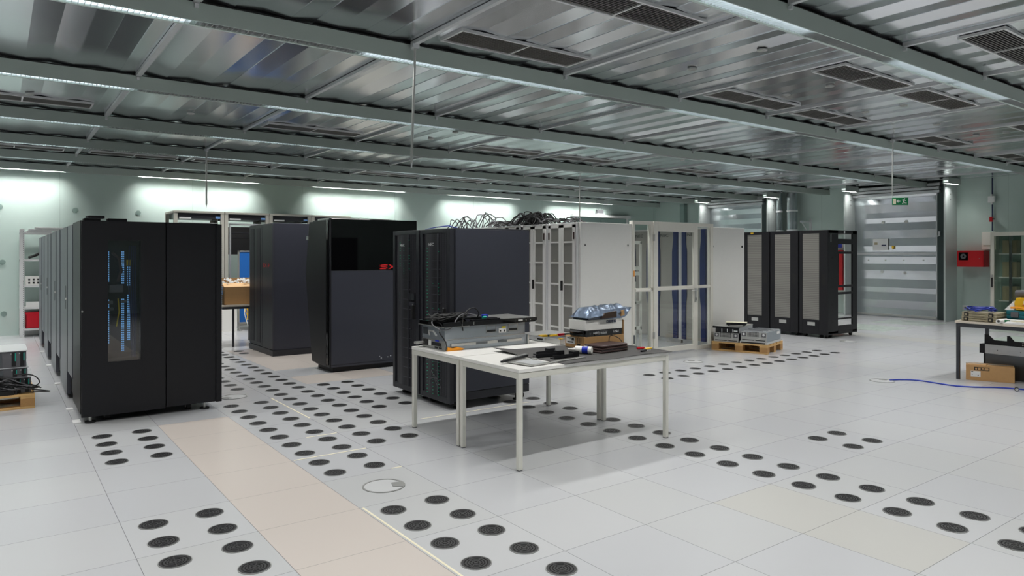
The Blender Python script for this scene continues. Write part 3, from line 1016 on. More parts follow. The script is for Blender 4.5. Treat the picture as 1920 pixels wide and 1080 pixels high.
MB().box(.02, .045, -.004, .0, .20, .33).build('strike_plate', 'steel_d', t)
MB().box(.02, .04, -.004, .0, 1.21, 1.30).build('warning_label', 'orange', t)

# second row: end panel and blue-edged doors that face the aisle
def blue_rack(label, y0, W=.60):
    t = thing('blue_edged_rack', label, 'computer cabinet', (9.60, y0 + .02, 0), 0, 'racks behind the glass door')
    MB().box(.03, .93, 0, W, .06, 2.0).box(.06, .9, .02, W - .02, 0, .06).build('body', 'white2', t, .003)
    MB().box(.004, .03, .145, W - .145, .08, 1.97).build('perforated_door', 'wmesh', t)
    for a, b, q in ((.05, .135, 1), (W - .135, W - .05, -1)):
        n = 10
        P = []
        for k in range(n + 1):
            z = .08 + 1.89 * k / n
            bulge = .025 * (1 if abs(z - 1.15) < .45 else 0)
            P.append((a - bulge * (q < 0), z))
        P2 = [(b + .025 * (1 if abs(.08 + 1.89 * k / n - 1.15) < .45 else 0) * (q > 0), .08 + 1.89 * k / n) for k in range(n, -1, -1)]
        MB().prism(P + P2, 'x', -.012, .03).build('blue_edge', 'navy', t)
    lettering('NEC', .07, 'ink', t, (-.004, W - .16, 1.86), FACE_W, xs=1.4)
    return t
for k in range(4):
    o = blue_rack('rack with navy edges behind the glass door, %s from the door' % ORD[k], 7.53 + .605 * k)
    if k == 0:
        q = MB().box(.0, .93, -.05, .0, .05, 2.0).build('side_panel', 'white', o, .004)
        for xx in (.06, .86):
            MB().cyl((xx, -.054, 1.68), (xx, -.05, 1.68), .02, 12).build('lock', 'rubber', q)
solo('white_rack_casing', 'white rack casing deep inside the glazed aisle', 'computer cabinet', MB().box(0, .9, 0, 1.2, .0, 2.0), 'wmesh', (8.72, 10.6, 0))

# trolley inside the enclosure
t = thing('lift_trolley', 'white lifting trolley seen through the narrow glass pane', 'trolley', (7.80, 7.62, 0))
b = MB().box(0, .03, 0, .03, .05, 1.75).box(.26, .29, 0, .03, .05, 1.75).box(0, .29, 0, .03, 1.70, 1.75).box(0, .29, .0, .03, .38, .43).box(.03, .26, 0, .03, .78, .82)
b.build('mast', 'white', t, .002)
MB().box(.11, .17, .0, .05, .12, .95).cyl((.14, .02, .95), (.14, .02, 1.12), .03, 10).build('column', 'white', t, .002)
k = MB()
for a in range(3):
    for c in range(2):
        k.box(.05 + a * .06, .1 + a * .06, -.02, 0, 1.22 + c * .08, 1.28 + c * .08)
k.build('control_keys', 'white', t)
MB().box(.0, .05, -.05, .55, .06, .11).box(.24, .29, -.05, .55, .06, .11).build('fork', 'white2', t, .002)
for xx in (.02, .26):
    for yy in (.0, .5):
        MB().cyl((xx - .015, yy, .03), (xx + .015, yy, .03), .03, 12).build('wheel', 'rubber', t)

# cables in heaps on the white row
def heap(label, cx, cy, sx, sy, n, h, seed, m='rubber'):
    r = random.Random(seed)
    mb = MB()
    for k in range(n):
        x, y = cx + r.uniform(-sx, sx), cy + r.uniform(-sy, sy)
        P = []
        a = r.uniform(0, 6.3)
        Lh = r.uniform(.5, 1) * h
        for q in range(9):
            u = q / 8
            P.append((x + (u - .5) * 2 * sx * cos(a) * .8 + r.uniform(-.02, .02), y + (u - .5) * 2 * sy * sin(a) * .9 + r.uniform(-.02, .02), 2.015 + Lh * sin(pi * u) + r.uniform(0, .02)))
        mb.tube(P, .0085, 5, r.choice((0, 0, 1)))
    return solo('cable_heap', label, 'cables', mb, [m, 'gtool'], (0, 0, 0), 0, 'cable heaps on the white racks', 0, True)
heap('loose black cable loops on the far end of the white racks', 7.0, 11.0, .25, .2, 10, .24, 1)
heap('tall thin black cable loop on the white racks', 7.0, 10.38, .28, .16, 6, .30, 2)
heap('low tangle of black cables on the middle of the white racks', 7.0, 9.72, .25, .2, 26, .09, 3)
heap('biggest grey black cable mound on the white racks', 7.0, 8.93, .22, .24, 60, .20, 4)
heap('thin black cables near the white side panel on the racks', 7.0, 8.15, .25, .22, 14, .07, 5)

# ------------------------------------------------------------------ three black racks with grey louvred doors
def grey_door_rack(label, y0, W, opened=False):
    t = thing('louvred_door_rack', label, 'computer cabinet', (12.3, y0, 0), 0, 'black racks with grey louvred doors')
    H = 2.0
    if not opened:
        MB().box(.03, 1.05, 0, W, .08, H).build('body', 'black', t, .004)
    else:
        b = MB().box(.03, .36, 0, .03, .08, H).box(.88, 1.05, 0, .03, .08, H)
        for x0, x1 in ((.03, .08), (1.0, 1.05), (.33, .36), (.88, .91)):
            b.box(x0, x1, W - .05, W, .08, H)
        b.box(.03, 1.05, 0, W, H - .06, H).box(.03, 1.05, 0, W, .06, .12)
        b.build('body', 'black', t, .003)
        for z, h in ((1.74, .10), (1.56, .045), (.93, .045), (.80, .045), (.33, .03), (.12, .10)):
            MB().box(.36, .88, .0, .025, z, z + h).build('side_rail', 'black', t, .002)
        MB().box(.36, .45, .06, .12, .9, 1.5).box(.36, .44, .06, .12, .3, .78).build('inner_post', 'black', t)
        MB().box(.37, .40, .04, .05, .97, 1.14).box(.37, .40, .04, .05, .34, .55).build('bracket', 'white2', t)
        MB().box(.56, .60, -.004, .0, H - .055, H - .01).build('label', 'white2', t)
        h = MB()
        for z in (1.48, 1.10, .62, .30):
            h.cyl((.17, -.002, z), (.17, .0, z), .03, 14)
        for z in (1.62, 1.3, 1.22, .95, .9, .75, .5, .42):
            for q in (.10, .17, .24):
                h.cyl((q, -.001, z), (q, .0, z), .006, 6)
        h.build('cable_hole', 'rubber', t)
        MB().box(.1, .12, -.003, .0, 1.78, 1.93).build('latch_plate', 'alu', t)
    d = MB().box(.0, .03, .0, .17, .06, H - .01).box(.0, .03, .50, W - .005, .06, H - .01).box(.0, .03, .17, .50, H - .06, H - .01).box(.0, .03, .17, .50, .06, .33)
    dd = d.build('door', 'black', t, .003)
    MB().box(.006, .012, .17, .50, .33, H - .06).build('louvred_panel', 'gmesh', dd)
    MB().box(-.002, .0, .05, .12, .98, 1.18).build('latch_pocket', 'rubber', dd)
    MB().box(-.002, .0, .25, .40, .22, .285).build('name_plate', 'alu', dd)
    for xx in (.1, .95):
        for yy in (.08, W - .08):
            MB().cyl((xx, yy - .02, .035), (xx, yy + .02, .035), .035, 12).box(xx - .02, xx + .02, yy - .03, yy + .03, .06, .09).build('caster', 'rubber', t)
    return t
grey_door_rack('black rack with grey louvred door and an open frame side, nearest of the three', 6.98, .57, True)
grey_door_rack('middle one of the three black racks with grey louvred doors', 7.57, .60)
o = grey_door_rack('black rack with grey louvred door and a yellow tag, farthest of the three', 8.19, .60)
MB().box(-.003, .0, .36, .42, 1.965, 1.985).build('tag', 'yellow', o)

# ------------------------------------------------------------------ two white tables standing side by side
def table(label, y0):
    t = thing('work_table', label, 'table', (2.98, y0, 0), 0, 'white work tables')
    L, D, H = 1.57, .785, .72
    MB().box(0, L, 0, D, H - .026, H).build('table_top', 'ttop', t, .003)
    a = MB().box(.0, L, .004, .034, H - .07, H - .028).box(0, L, D - .034, D - .004, H - .07, H - .028).box(.004, .034, .03, D - .03, H - .07, H - .028).box(L - .034, L - .004, .03, D - .03, H - .07, H - .028)
    a.build('apron', 'tleg', t, .002)
    for x, y in ((.002, .002), (L - .037, .002), (.002, D - .037), (L - .037, D - .037)):
        g = MB().box(x, x + .035, y, y + .035, .006, H - .027)
        o = g.build('leg', 'tleg', t, .003)
        MB().box(x + .002, x + .033, y + .002, y + .033, 0, .006).build('foot_cap', 'gtool', o)
    return t
table('white work table nearer the camera, with the black mat and small parts', 3.98)
table('white work table at the back, with the silver servers and the black console', 4.785)
TZ = .7205
def server(label, loc, L, D, H, rz=0, grp=None, body='steel_g', handles=True):
    t = thing('server_chassis', label, 'server', loc, rz, grp)
    MB().box(0, L, 0, D, 0, H).build('casing', body, t, .002)
    return t
t = server('silver server lying at the bottom of the stack on the white table', (3.06, 5.12, TZ), .86, .40, .086)
MB().box(-.005, .0, .01, .39, .004, .082).box(-.005, 0, .0, .01, 0, .086).build('end_plate', 'alu', t)
q = MB()
for k in range(6):
    q.box(-.008, -.004, .29 + k * .015, .297 + k * .015, .02, .074)
q.box(-.008, -.004, .06, .22, .03, .06).box(-.008, -.004, .05, .10, .01, .022).box(-.008, -.004, .12, .17, .008, .024)
q.build('vent_slots', 'rubber', t)
MB().box(-.009, -.004, .23, .27, .025, .07).build('label', 'paper', t)
MB().box(-.009, -.004, .10, .16, .068, .08).build('blue_latch', 'blue_plug', t)
MB().box(.05, .80, -.012, .0, .034, .056).build('slide_rail', 'alu', t)
MB().box(.30, .42, -.014, -.011, .036, .054).box(.53, .63, -.014, -.011, .036, .054).build('rail_clip', 'steel_d', t)
MB().box(-.09, .0, .34, .395, .03, .05).build('handle', 'alu', t, .006)
MB().box(.86, .875, -.02, .1, .0, .085).build('rack_ear', 'alu', t)
MB().prism([(.0, .0), (.15, .0), (.17, .012), (.1, .03), (.06, .022), (.0, .034)], 'y', -.03, -.015).build('release_tag', 'orange', t)
t = server('silver server with two side handles in the middle of the stack on the white table', (3.06, 5.13, TZ + .0865), .85, .39, .112)
for x in (.42, .66):
    h = MB().box(x, x + .005, -.006, 0, .04, .10).box(x + .10, x + .105, -.006, 0, .04, .10).box(x, x + .105, -.006, 0, .098, .103).box(x, x + .105, -.006, 0, .038, .043)
    h.build('handle_frame', 'alu', t)
    MB().box(x + .006, x + .10, -.003, 0, .045, .062).build('grip', 'rubber', t)
MB().box(.555, .635, -.003, 0, .03, .07).build('label', 'paper', t)
MB().box(.59, .63, -.003, 0, .072, .088).build('label', 'label_y', t)
MB().box(.565, .58, -.004, -.002, .04, .055).build('printed_mark', 'ink', t)
MB().box(.61, .622, -.004, -.002, .038, .056).build('printed_mark', 'ink', t)
MB().box(.0, .845, -.004, 0, .0, .008).build('seam', 'alu', t)
MB().tube([(-.01, .12, .03), (-.03, .14, .07), (-.03, .22, .07), (-.01, .24, .03)], .008, 8).build('handle', 'alu', t, 0, True)
MB().box(-.004, .0, .28, .37, .03, .09).build('end_plate', 'steel_d', t)
t = thing('console_drawer', 'black rack console drawer with silver back on top of the silver servers', 'console', (3.03, 5.10, TZ + .199), 0)
b = MB().box(0, .98, 0, .42, 0, .040)
b.build('housing', 'gloss', t, .003)
MB().prism([(.62, .005), (.96, .005), (.96, .41), (.45, .41)], 'z', .040, .044).build('screen_back', 'alu', t)
MB().prism([(.52, .10), (.62, .10), (.52, .33), (.42, .33)], 'z', .044, .05).build('cable_arm', 'black', t)
MB().box(.30, .60, .03, .06, .040, .05).build('cable_arm', 'black', t)
MB().box(.78, .83, -.003, .0, .014, .028).build('label', 'paper', t)
MB().cyl((.87, -.003, .02), (.87, 0, .02), .004, 8).cyl((.92, -.003, .02), (.92, 0, .02), .004, 8).box(.18, .186, -.003, 0, .008, .034).box(.30, .304, -.003, 0, .008, .034).build('screws', 'alu', t)
MB().box(.98, 1.02, .03, .12, .008, .034).build('catch', 'black', t)
MB().box(-.01, .26, .0, .42, .0, .004).build('front_plate', 'alu', t)
r = random.Random(5)
c = MB()
for k in range(11):
    a = r.uniform(0, 6.3)
    P = [(3.20 + r.uniform(-.05, .05) + (.14 + r.uniform(-.03, .05)) * cos(a + u * .7), 5.32 + (.11 + r.uniform(-.03, .02)) * sin(a + u * .7), TZ + .246 + r.uniform(0, .05)) for u in range(8)]
    c.tube(P, .006, 6, 0)
c.tube([(3.04, 5.3, TZ + .25), (2.99, 5.22, TZ + .22), (3.02, 5.14, TZ + .18), (3.10, 5.10, TZ + .19), (3.22, 5.18, TZ + .27), (3.36, 5.28, TZ + .29), (3.52, 5.27, TZ + .262)], .0055, 6, 1)
c.tube([(3.24, 5.13, TZ + .16), (3.21, 5.09, TZ + .25), (3.26, 5.1, TZ + .33), (3.36, 5.14, TZ + .35), (3.45, 5.2, TZ + .3), (3.46, 5.24, TZ + .255)], .0055, 6, 0)
c.tube([(3.06, 5.2, TZ + .22), (3.00, 5.12, TZ + .16), (3.04, 5.08, TZ + .08), (3.04, 5.06, TZ + .02)], .005, 6, 0)
solo('cable_bundle', 'black cables coiled on top of the black console drawer', 'cables', c, ['rubber', 'gtool'], (0, 0, 0), 0, None, 0, True)
t = thing('video_plug', 'blue plug on the end of a black cable on the console', 'plug', (3.53, 5.24, TZ + .246), .2)
MB().box(0, .055, 0, .034, 0, .03).build('shell', 'blue_plug', t, .004)
MB().box(.055, .068, .004, .03, .006, .022).build('connector', 'alu', t)
t = thing('keyboard_plug', 'small teal plug beside the blue one on the console', 'plug', (3.47, 5.17, TZ + .246), .1)
MB().cyl((0, 0, .012), (.036, 0, .012), .012, 12).build('shell', 'teal_plug', t, 0, True)
MB().cyl((.036, 0, .012), (.046, 0, .012), .008, 10).build('connector', 'alu', t)

t = thing('open_server_tray', 'flat open server tray with green boards and yellow plugs on the white table', 'server', (4.115, 4.875, TZ), 0)
b = MB().box(0, .44, 0, .66, 0, .005).box(0, .004, 0, .66, 0, .046).box(.436, .44, 0, .66, 0, .046).box(0, .44, .656, .66, 0, .046).box(0, .44, 0, .004, 0, .046)
b.build('tray', 'steel', t)
MB().box(.004, .436, .36, .66, .044, .048).build('cover', 'alu', t)
MB().box(.01, .43, .02, .34, .006, .014).build('circuit_board', 'pcb', t)
MB().box(.03, .2, .05, .28, .014, .04).box(.25, .33, .06, .30, .014, .036).build('heat_sink', 'steel_d', t)
MB().box(.02, .10, .30, .34, .03, .055).box(.12, .2, .27, .3, .03, .052).box(.03, .06, .02, .06, .03, .05).build('cable_plugs', 'yellow', t)
MB().box(.26, .34, .335, .355, .03, .05).build('ribbon', 'redp', t)
MB().box(-.003, .0, .25, .33, .016, .03).build('cut_out', 'rubber', t)
MB().box(-.002, .0, .0, .22, .002, .044).build('end_plate', 'alu', t)

# black mat, with one corner curling up
mt = MB()
nx, ny = 16, 10
def mp(u, v):
    x = 3.36 + 1.20 * u
    x0 = 3.37 + .03 * (1 - v)
    x = x0 + (4.575 - x0) * u
    y = 3.965 + .90 * v - .10 * u * v
    lift = .03 * max(0, 1 - u * 6) * max(0, v - .55) / .45 + .004 * sin(u * 11) * (1 if v < .06 else 0)
    return x, y, TZ + .0015 + lift
vs = []
for q in (0, .003):
    for j in range(ny + 1):
        for i in range(nx + 1):
            a = mp(i / nx, j / ny)
            vs.append((a[0], a[1], a[2] + q))
N1 = (nx + 1) * (ny + 1)
fs = []
for j in range(ny):
    for i in range(nx):
        a = j * (nx + 1) + i
        fs.append((a, a + nx + 1, a + nx + 2, a + 1))
        fs.append((N1 + a, N1 + a + 1, N1 + a + nx + 2, N1 + a + nx + 1))
for i in range(nx):
    fs.append((i, i + 1, N1 + i + 1, N1 + i))
    a = ny * (nx + 1) + i
    fs.append((a + 1, a, N1 + a, N1 + a + 1))
for j in range(ny):
    a = j * (nx + 1)
    fs.append((a + nx + 1, a, N1 + a, N1 + a + nx + 1))
    b2 = a + nx
    fs.append((b2, b2 + nx + 1, N1 + b2 + nx + 1, N1 + b2))
mt.add(vs, fs)
solo('work_mat', 'black antistatic mat with a curled corner on the white table', 'mat', mt, 'matt')
MZ = TZ + .0062

def carton(name, label, loc, L, D, H, m, rz=0, grp=None):
    t = thing(name, label, 'box', loc, rz, grp)
    MB().box(0, L, 0, D, 0, H).build('carton', m, t, .0025)
    return t
t = carton('cardboard_box', 'brown cardboard box at the bottom of the stack on the white table', (4.055, 4.485, MZ), .47, .25, .098, 'card')
MB().box(-.001, 0, .12, .235, .03, .088).build('label', 'paper', t)
each(MB().box(-.0015, 0, .17, .22, .075, .083).box(-.0015, 0, .13, .16, .06, .082).box(-.0015, 0, .14, .22, .04, .05).box(-.0015, 0, .04, .046, .045, .09).box(-.0015, 0, .06, .066, .045, .09).box(-.0015, 0, .08, .086, .045, .09).box(-.0015, 0, .05, .09, .02, .04), 'printed_mark', 'ink', t)
MB().box(.0, .47, .12, .13, .0978, .0985).build('tape_seam', 'card_in', t)
t = carton('graphics_card_box', 'thin black printed box between the cardboard box and the white box', (4.08, 4.49, MZ + .0985), .43, .21, .055, 'gloss')
lettering('NVIDIA Quadro', .030, 'white_l', t, (.245, -.0012, .036), (R(90), R(180), 0), xs=.8)
lettering('PNY', .032, 'white_l', t, (.39, -.0012, .042), (R(90), R(180), 0), xs=1.2)
each(MB().box(.11, .26, -.001, 0, .041, .044).box(.04, .06, -.001, 0, .028, .033).box(.045, .055, -.001, 0, .018, .026), 'printed_mark', 'gtool', t)
MB().prism([(.0, .02), (-.03, .04), (-.07, .045), (-.03, .052), (.0, .05)], 'y', .02, .19).build('flap', 'black', t)
t = carton('white_box', 'white carton with a row of small navy squares on the black printed box', (4.07, 4.485, MZ + .154), .44, .22, .088, 'white')
for k, ch in enumerate('BTAP'):
    x = .245 + .03 * k
    sq = MB().box(x, x + .026, -.0012, 0, .056, .079).build('logo_square', 'ink_b', t)
    lettering(ch, .02, 'white_l', sq, (x + .007, -.0018, .060), FACE_S)
t = thing('antistatic_bag', 'crumpled silver antistatic bag with a dark board inside, on the white carton', 'bag', (4.10, 4.45, MZ + .243), 0)
r = random.Random(8)
nb, mb_ = 16, 8
vs, fs = [], []
for s_ in (0, 1):
    for j in range(mb_ + 1):
        for i in range(nb + 1):
            u, v = i / nb, j / mb_
            hgt = (sin(pi * v) ** .6) * (.085 * min(1, (1 - abs(2 * u - 1)) * 3 + .25)) + r.uniform(-.007, .007)
            if j in (0, mb_) or i in (0, nb):
                vs.append((.52 * u - .03, .26 * v, .02 + .045 * u + (.03 if s_ == 0 and i == nb else .03 * (i == nb))))
            else:
                vs.append((.52 * u - .03 + r.uniform(-.006, .006), .26 * v, (.022 + hgt + .02 * u) if s_ else max(.001, .001 + .05 * max(0, u - .85) * 4)))
NB = (nb + 1) * (mb_ + 1)
for s_ in (0, 1):
    for j in range(mb_):
        for i in range(nb):
            a = s_ * NB + j * (nb + 1) + i
            fs.append((a, a + 1, a + nb + 2, a + nb + 1))
MB().add(vs, fs).build('foil', 'foil', t)
MB().prism([(.12, .012), (.30, .012), (.30, .07), (.16, .055)], 'y', -.006, .03).build('circuit_board', 'foil_d', t)
MB().prism([(.36, .02), (.40, .03), (.395, .075), (.365, .07)], 'y', -.004, .01).build('warning_label', 'card', t)
t = carton('white_box', 'white upright carton with a brown edge behind the box stack', (4.535, 4.49, TZ + .006), .03, .2, .225, 'white')
MB().box(-.004, 0, 0, .2, 0, .225).build('open_edge', 'card', t)

t = thing('zip_case', 'dark brown zip-up leather case on the black mat', 'case', (3.975, 4.19, MZ), R(5))
for k in range(3):
    MB().box(.004 * k, .34, .002 * k, .20, .0 + .021 * k, .019 + .021 * k).build('leaf', 'brown', t, .009)
MB().tube([(.005, .004, .0205), (.334, .004, .0205), (.337, .19, .0205)], .003, 6).build('zip', 'black', t)
MB().tube([(.30, .18, .055), (.31, .18, .10), (.335, .17, .11), (.36, .12, .09), (.365, .09, .06)], .0035, 6).build('strap', 'black', t, 0, True)
t = thing('bottle', 'white plastic bottle with a blue label lying on the black mat', 'bottle', (3.90, 4.22, MZ + .031), R(122))
b = MB().tube([(0, 0, 0), (.005, 0, 0), (.125, 0, 0), (.14, 0, 0)], .030, 20)
b.build('body', 'white', t, .003, True)
MB().tube([(.14, 0, 0), (.155, 0, 0), (.160, 0, 0), (.175, 0, 0), (.205, 0, 0)], .016, 14, 0, .005).build('cap', 'white', t, 0, True)
MB().tube([(.03, 0, 0), (.08, 0, 0)], .0306, 20).build('label', 'blue_plug', t, 0, True)
MB().prism([(.042, -.012), (.07, -.012), (.07, .012), (.042, .012)], 'z', .029, .0312).build('label_text', 'paper', t)

# mounting parts on the mat
t = thing('mounting_plate', 'flat silver mounting frame lying on the front of the mat', 'metal plate', (3.12, 4.02, MZ), R(8))
MB().prism([(0, .0), (.62, .0), (.62, .03), (.05, .03), (.05, .22), (.30, .22), (.30, .25), (0, .25)], 'z', 0, .006).build('frame', 'alu', t, .001)
MB().box(.05, .22, .04, .22, 0, .004).build('sheet', 'steel', t)
for k, x in enumerate((.2, .35, .5)):
    MB().cyl((x, .014, .006), (x, .014, .009), .006, 8).build('screw', 'alu', t)
def clip(label, x, y, rz, L):
    t = thing('rail_bracket', label, 'bracket', (x, y, MZ + .0005), rz, 'black rail brackets on the mat')
    MB().box(0, L, 0, .05, 0, .008).box(0, L, 0, .004, 0, .028).build('channel', 'black', t, .001)
    MB().box(L - .07, L, .0, .05, .008, .042).build('end_block', 'black', t, .002)
    MB().box(.02, .06, .012, .04, .008, .02).build('latch', 'rubber', t)
clip('black rail bracket at the back of the group on the mat', 3.50, 4.43, R(4), .20)
clip('black rail bracket in the middle of the group on the mat', 3.40, 4.32, R(-6), .27)
clip('black rail bracket at the front of the group on the mat', 3.47, 4.18, R(3), .27)
t = thing('slide_rail', 'thin silver and black slide rail lying half off the mat', 'rail', (3.10, 4.30, MZ + .0065), R(24))
MB().box(0, .34, 0, .03, 0, .012).build('outer_rail', 'alu', t, .001)
MB().box(-.10, .30, -.028, -.008, 0, .014).build('inner_rail', 'black', t, .001)
t = thing('pliers', 'pliers with yellow handles lying on the far right of the mat', 'tool', (4.42, 4.12, MZ), R(20))
MB().tube([(0, 0, .008), (.05, .012, .008), (.10, .018, .008)], .008, 8).tube([(0, .012, .008), (.05, 0, .008), (.10, -.010, .008)], .008, 8).build('handles', 'yellow', t, 0, True)
MB().prism([(-.05, .0), (.0, -.004), (.0, .016), (-.05, .010)], 'z', .002, .012).build('jaws', 'steel_d', t)
t = thing('screwdriver', 'screwdriver with a red and white handle beside the yellow pliers', 'tool', (4.40, 4.20, MZ + .011), R(-15))
MB().cyl((0, 0, 0), (.07, 0, 0), .010, 10).build('handle', 'redp', t, 0, True)
MB().cyl((.07, 0, 0), (.085, 0, 0), .0085, 10).build('collar', 'paper', t, 0, True)
MB().cyl((.085, 0, 0), (.16, 0, 0), .003, 8).build('blade', 'alu', t)
t = thing('screwdriver', 'small black screwdriver lying before the yellow pliers', 'tool', (4.30, 4.06, MZ + .009), R(8))
MB().cyl((0, 0, 0), (.07, 0, 0), .008, 10).build('handle', 'black', t, 0, True)
MB().cyl((.07, 0, 0), (.14, 0, 0), .0025, 8).build('blade', 'alu', t)

# ------------------------------------------------------------------ pallets and what they carry
def pallet(label, loc, rz, L=.92, D=.78):
    t = thing('pallet', label, 'pallet', loc, rz, 'wooden pallets')
    for k in range(5):
        w_ = .125
        y = (D - w_) * k / 4
        MB().box(0, L, y, y + w_, .122, .144).build('deck_board', 'wood', t, .002)
    for k in range(3):
        x = (L - .12) * k / 2
        MB().box(x, x + .12, 0, D, .1, .122).build('cross_board', 'wood', t, .002)
        for j in range(3):
            y = (D - .12) * j / 2
            MB().box(x, x + .12, y, y + .12, .022, .1).build('block', 'wood_b', t, .002)
    for j in range(3):
        y = (D - .1) * j / 2
        MB().box(0, L, y, y + .1, 0, .022).build('skid', 'wood', t, .002)
    return t
# local x runs along the pallet's long front edge, local y goes deeper into the room
PZ = .1445
ca, sa = cos(R(-74)), sin(R(-74))
PO = (9.335, 7.27)
def onp(u, v):
    return (PO[0] + u * ca - v * sa, PO[1] + u * sa + v * ca)
pallet('wooden pallet with old server units in front of the black louvred racks', (*PO, 0), R(-74), .89, .78)
def unit(label, u, v, z, L, D, H, side='steel_g'):
    t = thing('server_unit', label, 'server', (*onp(u, v), z), R(-74), 'old server units on the pallet')
    MB().box(0, L, .006, D, 0, H).build('casing', side, t, .002)
    f = MB().box(0, L, 0, .006, 0, H)
    f.build('front_plate', 'alu', t)
    for x in (.045, L - .045):
        MB().box(x - .035, x + .035, -.002, .0, H * .52, H - .012).build('fan_frame', 'gtool', t)
        MB().cyl((x, -.005, H * .74), (x, -.002, H * .74), .018, 14).build('fan_hub', 'white2', t)
    g = MB()
    for a in range(8):
        for b in range(4):
            x = .105 + a * (L - .22) / 8
            g.box(x, x + .014, -.002, 0, H * .52 + b * .02, H * .52 + b * .02 + .013)
    g.box(.02, L - .02, -.002, 0, H * .12, H * .2)
    g.build('vent_holes', 'rubber', t)
    MB().prism([(L * .5, H * .1), (L * .52, H * .1), (L * .8, H * .42), (L * .76, H * .42)], 'y', -.008, -.002).build('lever', 'white', t)
    return t
unit('silver server unit on the left of the pallet, under the black-fronted one', .03, .03, PZ, .40, .62, .145, 'steel_d')
u2 = unit('wide silver server unit on the right of the pallet', .47, .03, PZ + .035, .40, .70, .15)
MB().box(.401, .402, .50, .64, .09, .13).build('label', 'paper', u2)
t = thing('server_unit', 'flat grey server unit underneath the wide silver one', 'server', (*onp(.45, .03), PZ), R(-74), 'old server units on the pallet')
MB().box(0, .43, 0, .72, 0, .034).build('casing', 'steel', t, .002)
MB().box(.02, .4, -.003, 0, .006, .026).build('front_slots', 'rubber', t)
t = thing('server_unit', 'black-fronted server unit with silver lid on the left of the pallet', 'server', (*onp(.06, .02), PZ + .149), R(-74), 'old server units on the pallet')
MB().box(0, .38, .01, .64, 0, .085).build('casing', 'steel', t, .002)
MB().box(.0, .38, -.004, .01, .0, .07).build('front_bezel', 'gloss', t, .002)
MB().box(-.04, .38, -.02, .05, .071, .098).build('front_lip', 'black', t)
g = MB()
for x in (.10, .19, .28):
    g.box(x, x + .012, -.006, -.003, .012, .06)
g.box(.30, .36, -.006, -.003, .025, .04)
g.build('marks', 'white_l', t)
MB().box(-.05, .38, .0, .66, .0855, .1).build('lid', 'alu', t, .002)
t = thing('keyboard_tray', 'black tray with a pale top on the pallet\'s tallest stack', 'tray', (*onp(.20, .12), PZ + .2525), R(-60), None)
MB().box(0, .30, 0, .14, .012, .05).build('body', 'black', t, .003)
MB().box(-.01, .31, -.01, .15, .05, .056).build('top_sheet', 'tape', t)
MB().box(.02, .04, .02, .12, 0, .012).box(.26, .28, .02, .12, 0, .012).build('foot', 'rubber', t)
r = random.Random(4)
for k in range(6):
    x, y = onp(.50 + .05 * (k % 2), .08 + .10 * k)
    solo('slide_rail', 'thin metal slide rail lying on the wide silver server unit, %s from the front' % ORD[k], 'rail', MB().box(0, .34, 0, .018, 0, .016).box(0, .3, .004, .014, .016, .02, 1), ['steel', 'steel_d'],
         (x, y, PZ + .186), R(-74 + r.uniform(-4, 4)), 'slide rails on the pallet')

pallet('wooden pallet with servers and cables at the left edge', (-.58, 8.52, 0), 0, .90, 1.0)
t = thing('server_unit', 'bottom server unit of the stack on the left pallet', 'server', (-.45, 8.62, PZ + .0), 0, 'servers on the left pallet')
def blade(t, W, D, H, n):
    MB().box(0, W, .006, D, 0, H).build('casing', 'steel_d', t, .002)
    MB().box(0, W, 0, .006, 0, H).build('front_plate', 'gtool', t)
    MB().box(-.004, W + .01, -.005, D, H, H + .006).build('lid', 'steel', t)
    for k in range(n):
        x = W - .05 - k * .07
        MB().box(x, x + .035, -.004, 0, .012, H - .01).build('drive_slot', 'rubber', t)
        MB().box(x + .026, x + .034, -.006, -.003, H * .4, H - .015).build('latch', 'teal_plug', t)
        MB().cyl((x - .006, -.006, H - .022), (x - .006, 0, H - .022), .006, 8).build('button', 'alu', t)
    MB().box(W - .32, W - .2, -.004, 0, .02, H - .02).build('drive_grid', 'steel_d', t)
W = .70
blade(t, .74, .62, .155, 2)
t = thing('server_unit', 'middle server unit with teal latches on the left pallet', 'server', (-.45, 8.60, PZ + .162), 0, 'servers on the left pallet')
blade(t, .71, .62, .095, 2)
t = thing('server_unit', 'top server unit with teal latches and pale lid on the left pallet', 'server', (-.45, 8.60, PZ + .264), 0, 'servers on the left pallet')
blade(t, .70, .66, .16, 2)
t = thing('power_strip', 'black power strip lying on the edge of the left pallet', 'power strip', (-.45, 8.53, PZ), 0)
MB().box(0, .60, 0, .06, 0, .045).build('body', 'rubber', t, .004)
MB().box(.60, .625, .01, .05, .0, .07).build('end_cap', 'black', t, .003)
r = random.Random(12)
c = MB()
for k in range(26):
    x0, x1 = r.uniform(-.5, -.1), r.uniform(.12, .40)
    z0 = PZ + r.uniform(.06, .24)
    P = []
    for q in range(8):
        u = q / 7
        P.append((x0 + (x1 - x0) * u, 8.50 + r.uniform(-.02, .05) + .05 * u, z0 * (1 - u) + (PZ + .05) * u + .05 * sin(pi * u) * r.uniform(-.5, 1)))
    c.tube(P, .006, 5, r.choice((0, 0, 1)))
c.tube([(.15, 8.55, PZ + .2), (.30, 8.56, PZ + .18), (.36, 8.55, PZ + .1), (.28, 8.54, PZ + .05), (.40, 8.53, PZ + .02), (.44, 8.55, PZ + .004), (.3, 8.56, PZ + .01)], .006, 6, 0)
solo('cable_bundle', 'tangle of black cables in front of the servers on the left pallet', 'cables', c, ['rubber', 'gtool'], (0, 0, 0), 0, None, 0, True)

